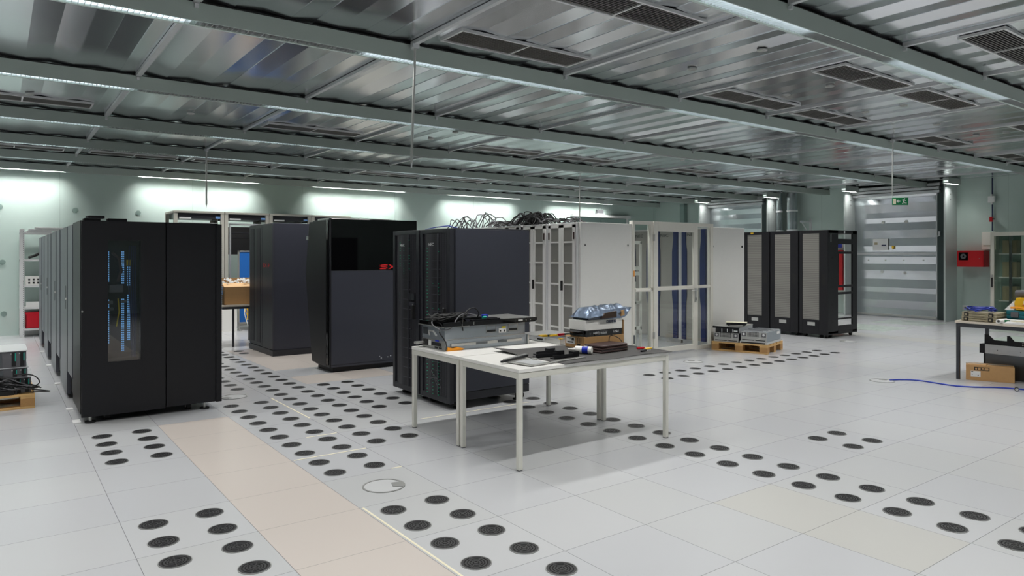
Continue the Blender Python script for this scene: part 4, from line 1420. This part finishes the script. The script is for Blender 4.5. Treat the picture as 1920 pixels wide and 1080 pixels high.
# ------------------------------------------------------------------ grey shelf at the back wall, with a red crate
t = thing('shelving_unit', 'grey perforated shelving unit at the back wall, left end of the black row', 'shelf', (.36, 16.0, 0))
for x, y in ((0, 0), (0, .4), (1.0, 0), (1.0, .4)):
    p = MB().box(x, x + .07, y, y + .05, 0, 2.02)
    for k in range(50):
        p.box(x + .05, x + .06, y - .001, y, .05 + .039 * k, .065 + .039 * k, 1)
    p.build('post', ['white2', 'gtool'], t)
for z in (.12, .52, .93, 1.42, 1.93):
    MB().box(.0, 1.05, .02, .44, z, z + .035).build('shelf_board', 'white2', t)
MB().box(.07, 1.0, .40, .42, 0, .12).build('kick_plate', 'white2', t)
t = thing('crate', 'red plastic crate on the lowest board of the grey shelf', 'crate', (.45, 16.04, .156))
b = MB().box(0, .4, 0, .012, 0, .30).box(0, .4, .318, .33, 0, .30).box(0, .012, 0, .33, 0, .30).box(.388, .4, 0, .33, 0, .30).box(0, .4, 0, .33, 0, .01)
b.box(-.008, .408, -.008, .338, .27, .30).box(.1, .108, -.006, 0, .0, .27).box(.2, .208, -.006, 0, .0, .27)
b.build('shell', 'redp', t)
t = thing('basket', 'white slotted basket with black parts on the grey shelf', 'basket', (.45, 16.04, .966))
b = MB().box(0, .4, 0, .3, 0, .17)
b.build('shell', 'white', t)
g = MB()
for a in range(5):
    for c_ in range(2):
        g.box(.04 + a * .07, .07 + a * .07, -.002, 0, .03 + c_ * .06, .065 + c_ * .06)
g.build('slots', 'ink', t)
solo('cable_heap', 'black cables lying on the upper board of the grey shelf', 'cables', MB().tube([(.5, 16.1, 1.49), (.6, 16.06, 1.53), (.75, 16.1, 1.60), (.95, 16.12, 1.62), (1.1, 16.1, 1.5)], .025, 8), 'rubber', (0, 0, 0), 0, None, 0, True)
for k, (x, z, L_, c_) in enumerate(((.46, 1.966, .40, 'lowest'), (.50, 1.998, .5, 'middle'), (.60, 2.031, .5, 'topmost'))):
    t = thing('equipment_tray', 'pale grey tray on top of the grey shelf, %s of three' % c_, 'tray', (x, 16.03, z), 0, 'trays on the grey shelf')
    MB().box(0, L_, 0, .34, 0, .03).build('body', 'white2', t, .003)
solo('paper_stack', 'stack of white paper on the second board of the grey shelf', 'paper', MB().box(0, .35, 0, .28, 0, .09), 'paper', (.46, 16.04, .5555))

# ------------------------------------------------------------------ pale grey open racks at the back, and blue screens in front of them
def open_rack(label, x0, W):
    t = thing('open_rack', label, 'computer cabinet', (x0, 15.3, 0), 0, 'pale grey open racks at the back')
    H = 2.43
    f = MB()
    for x in (0, W - .07):
        for y in (0, .85):
            f.box(x, x + .07, y, y + .06, .0, H - .04)
    f.box(0, W, .0, .06, .05, .20).box(0, W, .85, .91, .05, .15)
    f.build('frame', 'beige_rack', t, .003)
    MB().box(.002, W - .002, -.02, .93, H - .04, H).build('roof', 'beige_rack', t, .003)
    MB().box(.07, W - .07, .06, .84, H - .15, H - .041).build('fan_tray', 'char_d', t)
    MB().box(.10, .32, -.005, .02, H - .16, H - .13).build('label_strip', 'white2', t)
    MB().box(W - .17, W - .08, -.005, .02, H - .14, H - .10).build('lamp_unit', 'bluish', t)
    MB().box(.12, .15, .1, .14, .2, H - .25).box(W - .15, W - .12, .1, .14, .2, H - .25).box(.12, W - .12, .1, .14, H - .26, H - .23).build('inner_frame', 'steel', t)
    MB().box(.15, W - .15, .12, .7, 1.55, H - .3).build('equipment', 'rubber', t)
    MB().box(.16, W - .16, .11, .12, 2.0, 2.01).box(.16, W - .16, .11, .12, 1.9, 1.905).build('rail', 'dline', t)
    return t
for k, x in enumerate((2.86, 3.83, 4.75, 5.68)):
    open_rack('pale grey open rack at the back, %s from the left' % ORD[k], x, (.96, .91, .92, .92)[k])
solo('rack_cabinet', 'low-topped grey cabinet behind the wide black cabinet', 'computer cabinet', MB().box(0, 1.35, 0, .9, 0, 2.36), 'beige_rack', (6.64, 15.3, 0), 0, None, .004)
def screen(label, x0, y, W):
    t = thing('partition_screen', label, 'screen', (x0, y, 0), 0, 'blue partition screens')
    MB().box(.02, W - .02, .01, .03, .16, 1.60).build('fabric', 'blue', t)
    f = MB().box(0, .03, 0, .04, .02, 1.63).box(W - .03, W, 0, .04, .02, 1.63).box(0, W, 0, .04, 1.60, 1.63).box(0, W, 0, .04, .13, .16)
    f.build('frame', 'alu', t, .002)
    MB().box(0, .04, -.15, .2, 0, .02).box(W - .04, W, -.15, .2, 0, .02).build('foot', 'alu', t)
screen('blue partition screen with a silver frame before the pale open racks', 3.99, 14.9, 1.1)
solo('white_board', 'white panel leaning behind the black table at the open racks', 'panel', MB().box(0, .33, 0, .03, 0, .72), 'white', (3.60, 14.75, 0.0))
r = random.Random(9)
c = MB()
for k in range(12):
    x = r.uniform(4.05, 4.4)
    c.tube([(x, 14.6, r.uniform(.05, .3)), (x + r.uniform(-.1, .1), 14.58, .4), (x + r.uniform(-.1, .15), 14.62, .6), (x + r.uniform(-.2, .2), 14.6, r.uniform(.3, .7)), (x + .1, 14.6, .03)], .008, 5, r.choice((0, 1, 2, 2)))
solo('cable_bundle', 'yellow, black and white cables hanging before the blue screen', 'cables', c, ['yellow', 'rubber', 'paper'], (0, 0, 0), 0, None, 0, True)

# ------------------------------------------------------------------ small table in the gap, with a box of packing
t = thing('side_table', 'black steel table in the gap behind the left cabinet', 'table', (2.55, 12.25, 0))
MB().box(0, 1.15, 0, .8, .67, .70).build('table_top', 'ply', t, .002)
a = MB().box(0, 1.15, 0, .03, .63, .669).box(0, 1.15, .77, .8, .63, .669).box(0, .03, 0, .8, .63, .669).box(1.12, 1.15, 0, .8, .63, .669)
a.build('apron', 'fframe', t)
for x, y in ((.64, 0), (1.12, .77), (0, .77), (0, 0)):
    MB().box(x, x + .03, y, y + .03, 0, .63).build('leg', 'fframe', t)
t = thing('packing_box', 'open cardboard box full of crumpled packing on the black steel table', 'box', (3.07, 12.30, .7005))
b = MB().box(0, .62, 0, .006, 0, .30).box(0, .62, .394, .40, 0, .44).box(0, .006, 0, .40, 0, .30).box(.614, .62, 0, .40, 0, .30).box(0, .62, 0, .4, 0, .006)
b.build('carton', 'card', t)
MB().add([(0, 0, .30), (.62, 0, .30), (.62, .02, .305), (0, .02, .305), (0, .12, .36), (.62, .12, .36), (0, .13, .355), (.62, .13, .355)], [(0, 1, 5, 4), (3, 2, 7, 6), (0, 4, 6, 3), (1, 2, 7, 5), (0, 3, 2, 1), (4, 5, 7, 6)]).build('flap', 'card_in', t)
r = random.Random(3)
g = MB()
for k in range(80):
    x, y, z = r.uniform(.05, .57), r.uniform(.08, .36), r.uniform(.32, .42)
    s_ = r.uniform(.018, .04)
    g.add([(x, y, z + s_), (x + s_, y + r.uniform(-.02, .02), z), (x - s_ * .5, y + s_, z), (x - s_ * .5, y - s_, z - .01)], [(0, 1, 2), (0, 2, 3), (0, 3, 1), (1, 3, 2)])
p = g.build('packing', 'paper', t)
p['kind'] = 'stuff'
for k in range(4):
    solo('cable_pack', 'blue and white plastic pack, %s from the bottom of the pile on the black table' % ORD[k], 'pack', MB().box(0, .26, 0, .2, 0, .078), 'bluish', (2.785 + .006 * k, 12.32, .7005 + .079 * k), R(3 * (k % 2)), 'packs beside the open cardboard box', .02)

# ------------------------------------------------------------------ table at the right edge with tool cases, and what stands under it
TR = R(-93.5)
def ont(u, v):
    """u runs along the table's long front edge towards the camera side, v goes away from it"""
    return (9.585 + u * cos(TR) - v * sin(TR), 3.775 + u * sin(TR) + v * cos(TR))
t = thing('work_table', 'plywood-topped table on dark steel legs, at the right edge of the photo', 'table', (*ont(0, 0), 0), TR)
L, D, H = 1.8, .80, .725
MB().box(-.01, L, -.01, D, H - .028, H).build('table_top', 'ply', t, .002)
a = MB().box(0, L, 0, .035, H - .075, H - .029).box(0, L, D - .045, D - .01, H - .075, H - .029).box(0, .035, .035, D - .045, H - .075, H - .029).box(L - .04, L - .005, .035, D - .045, H - .075, H - .029)
a.build('apron', 'fframe', t)
for x, y in ((0, 0), (L - .04, 0), (0, D - .045), (L - .04, D - .045)):
    MB().box(x, x + .035, y, y + .035, 0, H - .075).build('leg', 'fframe', t, .002)
RT = .7265
def tool_case(label, z, u):
    t = thing('tool_case', label, 'case', (*ont(u, .02), z), TR, 'khaki tool cases')
    MB().box(0, .39, 0, .27, 0, .027).build('bottom_shell', 'tan', t, .006)
    MB().box(0, .39, 0, .27, .029, .056).build('lid', 'tan', t, .006)
    for x in (.03, .30):
        MB().box(x, x + .05, -.008, .004, .006, .05).build('latch', 'rubber', t, .002)
        MB().box(x + .012, x + .036, -.011, -.006, .014, .036).build('catch', 'tan', t)
    MB().tube([(.12, -.004, .02), (.13, -.02, .02), (.25, -.02, .02), (.26, -.004, .02)], .007, 8).build('handle', 'tan', t, 0, True)
tool_case('lower khaki tool case on the plywood table', RT, .05)
tool_case('upper khaki tool case with blue cables on its lid', RT + .0565, .055)
r = random.Random(6)
c = MB()
for k in range(12):
    x, y = ont(.22 + r.uniform(-.02, .02), .14 + r.uniform(-.02, .02))
    a = r.uniform(0, 6)
    c.tube([(x + (.12 + r.uniform(-.04, .03)) * cos(a + u * .6), y + (.14 + r.uniform(-.04, .03)) * sin(a + u * .6), RT + .125 + r.uniform(-.002, .045)) for u in range(9)], .005, 5, 0 if k < 10 else 1)
solo('cable_coil', 'coil of blue cables on the khaki tool cases', 'cables', c, ['blue_c', 'rubber'], (0, 0, 0), 0, None, 0, True)
t = thing('tool_tray', 'flat black tray with instruments under the teal case on the plywood table', 'tray', (*ont(.46, .16), RT), TR)
MB().box(0, .8, 0, .5, 0, .045).build('body', 'rubber', t, .004)
MB().box(0, .8, -.01, .0, .03, .045).build('edge', 'steel_d', t)
t = thing('tool_case', 'teal plastic tool case at the right end of the plywood table', 'case', (*ont(.47, .20), RT + .0455), TR)
MB().box(0, .7, 0, .34, 0, .05).box(0, .7, -.006, .346, .052, .10).build('shell', 'teal', t, .008)
MB().box(.05, .13, -.018, .0, .02, .085).build('latch', 'gtool', t, .003)
t = thing('multimeter_case', 'yellow instrument case with a grey roll on top, on the teal case', 'case', (*ont(.52, .22), RT + .149), TR)
MB().prism([(.04, 0), (.50, 0), (.50, .15), (.04, .15), (.02, .08)], 'y', 0, .24).build('body', 'yellow', t, .01)
MB().box(.12, .30, -.004, .0, .07, .115).build('label', 'paper', t)
MB().box(.10, .2, -.02, .0, .14, .155).box(.3, .4, -.02, 0, .14, .155).build('clip', 'yellow', t)
MB().tube([(.0, .12, .19), (.12, .12, .195), (.13, .12, .19), (.5, .12, .19)], .045, 14).build('roll', 'gtool', t, 0, True)
MB().tube([(.0, -.03, .03), (.10, -.04, .035), (.2, -.05, .02), (.35, -.04, .05), (.45, -.04, .03)], .012, 8).build('test_lead', 'orange', t, 0, True)
MB().tube([(.12, -.03, .06), (.18, -.04, .1), (.3, -.03, .06), (.45, -.03, .1)], .004, 5).build('wire', 'redp', t, 0, True)
t = thing('plastic_bag', 'white plastic bag squeezed beside the yellow instrument case', 'bag', (*ont(.44, .22), RT + .149), TR)
MB().add([(0, 0, 0), (.10, 0, 0), (.10, .2, 0), (0, .2, 0), (.03, .05, .05), (.085, .04, .11), (.085, .16, .12), (.035, .15, .04)], [(3, 2, 1, 0), (0, 1, 5, 4), (1, 2, 6, 5), (2, 3, 7, 6), (3, 0, 4, 7), (4, 5, 6, 7)]).build('body', 'paper', t)
t = thing('paper_roll', 'white paper roll lying at the front of the plywood table', 'paper', (9.48, 3.285, RT + .0265), 0)
MB().ringz((0, 0), .018, .026, 0, .2, 24).build('roll', 'paper', t, 0, True)
t.rotation_euler = (0, R(90), R(-4))
t = thing('wrap_strip', 'dark strap lying beside the paper roll on the plywood table', 'strap', (*ont(.455, -.004), RT), TR)
MB().tube([(-.012, .035, .03), (.0, .02, .022), (.012, .012, .010), (.03, .02, .009)], .008, 6).build('band', 'black', t, 0, True)
t = thing('binder', 'white file binder with a green tab on the plywood table', 'binder', (*ont(.52, .028), RT), TR)
MB().box(0, .32, 0, .12, 0, .045).build('cover', 'paper', t, .002)
MB().box(.0, .055, -.002, 0, .008, .042).build('green_tab', 'exit', t)
MB().box(.07, .28, -.002, 0, .006, .04).build('spine_label', 'tape', t)
MB().box(.27, .32, -.003, 0, .0, .045).build('end_cap', 'black', t)
t = thing('loose_paper', 'crumpled white sheets at the front edge of the plywood table', 'paper', (*ont(.50, -.004), RT), TR)
MB().add([(0, 0, 0), (.3, -.01, 0), (.3, .028, 0), (0, .028, 0), (.05, .01, .02), (.2, .0, .03), (.22, .02, .022), (.06, .02, .03)], [(3, 2, 1, 0), (0, 1, 5, 4), (1, 2, 6, 5), (2, 3, 7, 6), (3, 0, 4, 7), (4, 5, 6, 7)]).build('sheets', 'paper', t)

# under the table
BR = R(-69)
t = carton('cardboard_box', 'long cardboard box on the floor under the plywood table', (9.625, 3.68, 0.0), .49, .26, .185, 'card', BR)
MB().box(.05, .15, -.0015, 0, .045, .115).build('label', 'paper', t)
MB().box(.085, .24, -.001, 0, .125, .165).build('warning_strip', 'ink', t)
each(MB().box(.095, .115, -.002, -.001, .135, .155).box(.125, .150, -.002, -.001, .132, .158).box(.16, .18, -.002, -.001, .14, .156).box(.19, .23, -.002, -.001, .132, .158), 'pictogram', 'card', t)
each(MB().box(.055, .075, -.002, -.0015, .10, .11).box(.06, .068, -.002, -.0015, .065, .073).box(.12, .13, -.002, -.0015, .06, .07), 'printed_mark', 'ink', t)
MB().box(0, .49, .13, .20, .1855, .187).build('packing_tape', 'alu', t)
MB().prism([(.02, .01), (.2, .03), (.23, .14), (.03, .12)], 'z', .1855, .191).build('flap', 'card_in', t)
t = thing('server_chassis', 'grey steel server chassis standing behind the cardboard box', 'server', (*ont(.13, .46), 0), TR)
MB().box(0, 1.2, 0, .40, .0, .30).build('casing', 'steel_d', t, .003)
MB().box(-.02, .0, .0, .44, .06, .30).build('black_front', 'rubber', t)
MB().box(-.025, -.01, .01, .05, .16, .20).build('handle', 'black', t)
t = thing('server_tray', 'silver server tray with a black ear lying on the grey chassis under the table', 'server', (*ont(.07, .45), .3005), TR)
MB().box(.05, 1.2, 0, .46, 0, .115).build('casing', 'steel', t, .002)
MB().box(.0, .06, -.006, .10, .0, .115).build('rack_ear', 'black', t)
for x in (.2, .45, .75):
    MB().cyl((x, -.003, .05), (x, .0, .05), .005, 8).build('screw', 'rubber', t)
t = thing('mounting_rail', 'black notched mounting rail on the silver tray under the table', 'rail', (*ont(.12, .46), .416), TR)
MB().prism([(0, 0), (1.1, 0), (1.1, .06), (.32, .06), (.27, .12), (.25, .12), (.25, .055), (.10, .055), (.03, .12), (0, .12)], 'y', 0, .03).build('rail', 'black', t, .001)
g = MB()
for k in range(9):
    g.cyl((.42 + .05 * k, -.002, .045), (.42 + .05 * k, 0, .045), .007, 8).cyl((.42 + .05 * k, -.002, .022), (.42 + .05 * k, 0, .022), .007, 8)
g.build('holes', 'paper', t)

# blue cable over the floor
P = [(8.80, 4.20), (8.95, 4.12), (9.05, 3.98), (9.03, 3.75), (9.02, 3.55), (9.13, 3.38), (9.28, 3.25), (9.36, 3.12), (9.40, 3.0), (9.45, 2.9), (9.5, 2.75)]
solo('blue_cable', 'blue cable running over the floor from the grommet to the plywood table', 'cable', MB().tube([(x, y, .008) for x, y in P], .008, 8), 'blue_c', (0, 0, 0), 0, None, 0, True)
r = random.Random(2)
c = MB()
for k in range(5):
    a = r.uniform(0, 6)
    c.tube([(9.50 + (.10 + r.uniform(-.03, .03)) * cos(a + u * .7), 2.55 + (.12 + r.uniform(-.03, .03)) * sin(a + u * .7), .008 + .014 * k) for u in range(9)], .006, 6)
solo('cable_coil', 'coil of blue cable on the floor at the right edge of the photo', 'cables', c, 'blue_c', (0, 0, 0), 0, None, 0, True)
t = thing('power_plug', 'black power plug lying on the floor by the blue cable', 'plug', (9.24, 3.02, .022), R(20))
MB().cyl((0, 0, 0), (.05, 0, 0), .021, 14).cyl((.05, 0, 0), (.09, 0, 0), .012, 10).build('body', 'rubber', t, 0, True)
MB().cyl((-.003, 0, 0), (0, 0, 0), .016, 12).build('face', 'alu', t)

# ------------------------------------------------------------------ right wall: glass cabinet, hose box, boxes, conduit, socket, pipes
t = thing('glass_cabinet', 'tall glass-fronted cabinet near the right wall, behind the plywood table', 'cabinet', (17.0, 4.95, 0))
W, H = 1.08, 2.02
MB().box(.03, .62, .0, .03, .04, H).box(.58, .62, W - .36, W, .04, H).box(.03, .62, 0, W, H - .04, H).box(.03, .62, 0, W, .04, .08).build('carcass', 'wall_d', t)
f = MB().box(.0, .03, W - .07, W, .04, H).box(.0, .03, .0, .07, .04, H).box(.0, .03, .07, W - .07, H - .08, H).box(.0, .03, .07, W - .07, .04, .12)
d = f.build('door', 'beige_rack', t, .003)
MB().box(.012, .018, .07, W - .07, .12, H - .08).build('door_pane', 'gcab', d)
MB().box(-.03, .0, W - .05, W - .02, .86, 1.06).build('handle', 'rubber', d, .003)
MB().box(-.025, .0, W - .05, W - .02, 1.07, 1.12).build('lock', 'alu', d)
MB().box(.03, .62, W - .006, W, .08, H - .04).build('side_pane', 'gcab', t)
for y in (W - .30, W - .62):
    MB().box(.28, .32, y, y + .05, .08, H - .04).build('inner_post', 'pipe', t)
for z in (.55, 1.05, 1.55):
    MB().box(.30, .58, .05, W - .05, z, z + .02).build('shelf', 'white2', t)
for z, h in ((1.57, .28), (1.07, .32), (.57, .3)):
    MB().box(.36, .56, .72, .98, z, z + h).build('binder_box', 'tan', t)
t = thing('hose_box', 'red fire hose box with a dark window on the right wall', 'fire box', (17.86, 6.47, 1.27))
MB().box(.0, .335, 0, .54, 0, .37).build('housing', 'red', t, .004)
MB().box(-.004, .0, .31, .50, .15, .33).build('window', 'gloss', t)
o = MB().ringz((0, 0), .02, .06, 0, .004, 16).build('reel', 'gtool', t)
o.rotation_euler = (0, R(-90), 0)
o.location = (-.004, .405, .24)
MB().cyl((-.01, .08, .19), (0, .08, .19), .008, 8).build('lock', 'alu', t)
t = thing('control_box', 'cream control box on the wall above the red hose box', 'control box', (18.02, 6.28, 1.66))
MB().box(0, .179, 0, .28, 0, .40).build('housing', 'cream_p', t, .006)
MB().box(-.004, .0, .03, .25, .08, .10).build('seam', 'tan', t)
t = thing('conduit', 'dark conduit running down the right wall to the cream box', 'pipe', (18.16, 6.40, 0))
MB().cyl((0, 0, 2.08), (0, 0, 3.29), .014, 8).build('tube', 'ink_b', t, 0, True)
t = thing('junction_box', 'small grey junction box on the conduit at the right wall', 'junction box', (18.09, 6.40, 2.72))
MB().box(0, .05, -.07, .07, 0, .15).build('housing', 'white2', t, .01)
MB().cyl((.03, 0, .15), (.03, 0, .19), .02, 10).cyl((.03, 0, -.04), (.03, 0, 0), .02, 10).build('gland', 'white2', t)
t = thing('alarm_button', 'small red alarm device on the conduit below the junction box', 'alarm', (18.07, 6.40, 2.29))
MB().box(0, .07, -.03, .03, 0, .11).build('housing', 'red', t, .006)
MB().cyl((-.02, -.05, .06), (.05, -.05, .06), .014, 10).build('knob', 'brown', t)
t = thing('wall_socket', 'small white wall socket low on the right wall behind the khaki cases', 'socket', (18.185, 6.90, .26))
MB().box(0, .014, 0, .12, 0, .11).build('plate', 'white2', t, .004)
MB().cyl((-.002, .06, .055), (0, .06, .055), .022, 14).build('insert', 'gtool', t)
t = thing('hose_cabinet', 'tall red fire cabinet seen through the open black rack', 'fire box', (17.85, 9.72, .62))
MB().box(0, .34, 0, .32, 0, 1.05).build('housing', 'red', t, .004)
MB().box(-.004, 0, .10, .22, .12, .98).build('window', 'gloss', t)
MB().box(-.006, -.003, .2, .26, .18, .45).build('label', 'paper', t)
t = thing('notice', 'blue and white notice above the red fire cabinet', 'sign', (18.15, 9.66, 1.72))
MB().box(0, .045, 0, .38, 0, .14).build('panel', 'paper', t)
MB().box(-.003, 0, .24, .38, .02, .14).build('blue_field', 'blue_plug', t)
for k, (y, rr) in enumerate(((11.62, .085), (11.22, .14))):
    t = thing('duct_pipe', '%s galvanised pipe rising beside the steel door' % ('narrower' if k == 0 else 'wider'), 'pipe', (17.94, y, 0), 0, 'galvanised pipes')
    MB().cyl((0, 0, 0), (0, 0, 3.28), rr, 20).build('tube', 'pipe', t, 0, True)
    for z in (1.2, 2.2, 2.75):
        MB().tube([(0, 0, z), (0, 0, z + .05)], rr + .008, 20).build('collar', 'steel', t)
    MB().box(.0, .235, -.02, .02, 2.2, 2.25).build('bracket', 'steel', t)
t = thing('cantilever_bracket', 'steel wall bracket with diagonal strut between pipes and pillar', 'bracket', (18.19, 10.82, 2.05))
MB().box(-.5, .0, -.02, .02, .38, .43).box(-.012, .01, -.03, .03, -.05, .5).build('arm', 'steel', t)
MB().tube([(-.42, 0, .38), (0, 0, .0)], .014, 6).build('strut', 'steel', t)

# small monitor on top of the green door's rail
t = thing('door_sensor', 'small grey motor box on top of the rail of the green door', 'sensor', (15.38, 16.38, 2.82))
MB().box(0, .28, 0, .11, 0, .05).build('base', 'white2', t)
MB().box(.02, .27, .01, .09, .051, .17).build('housing', 'gtool', t, .004)
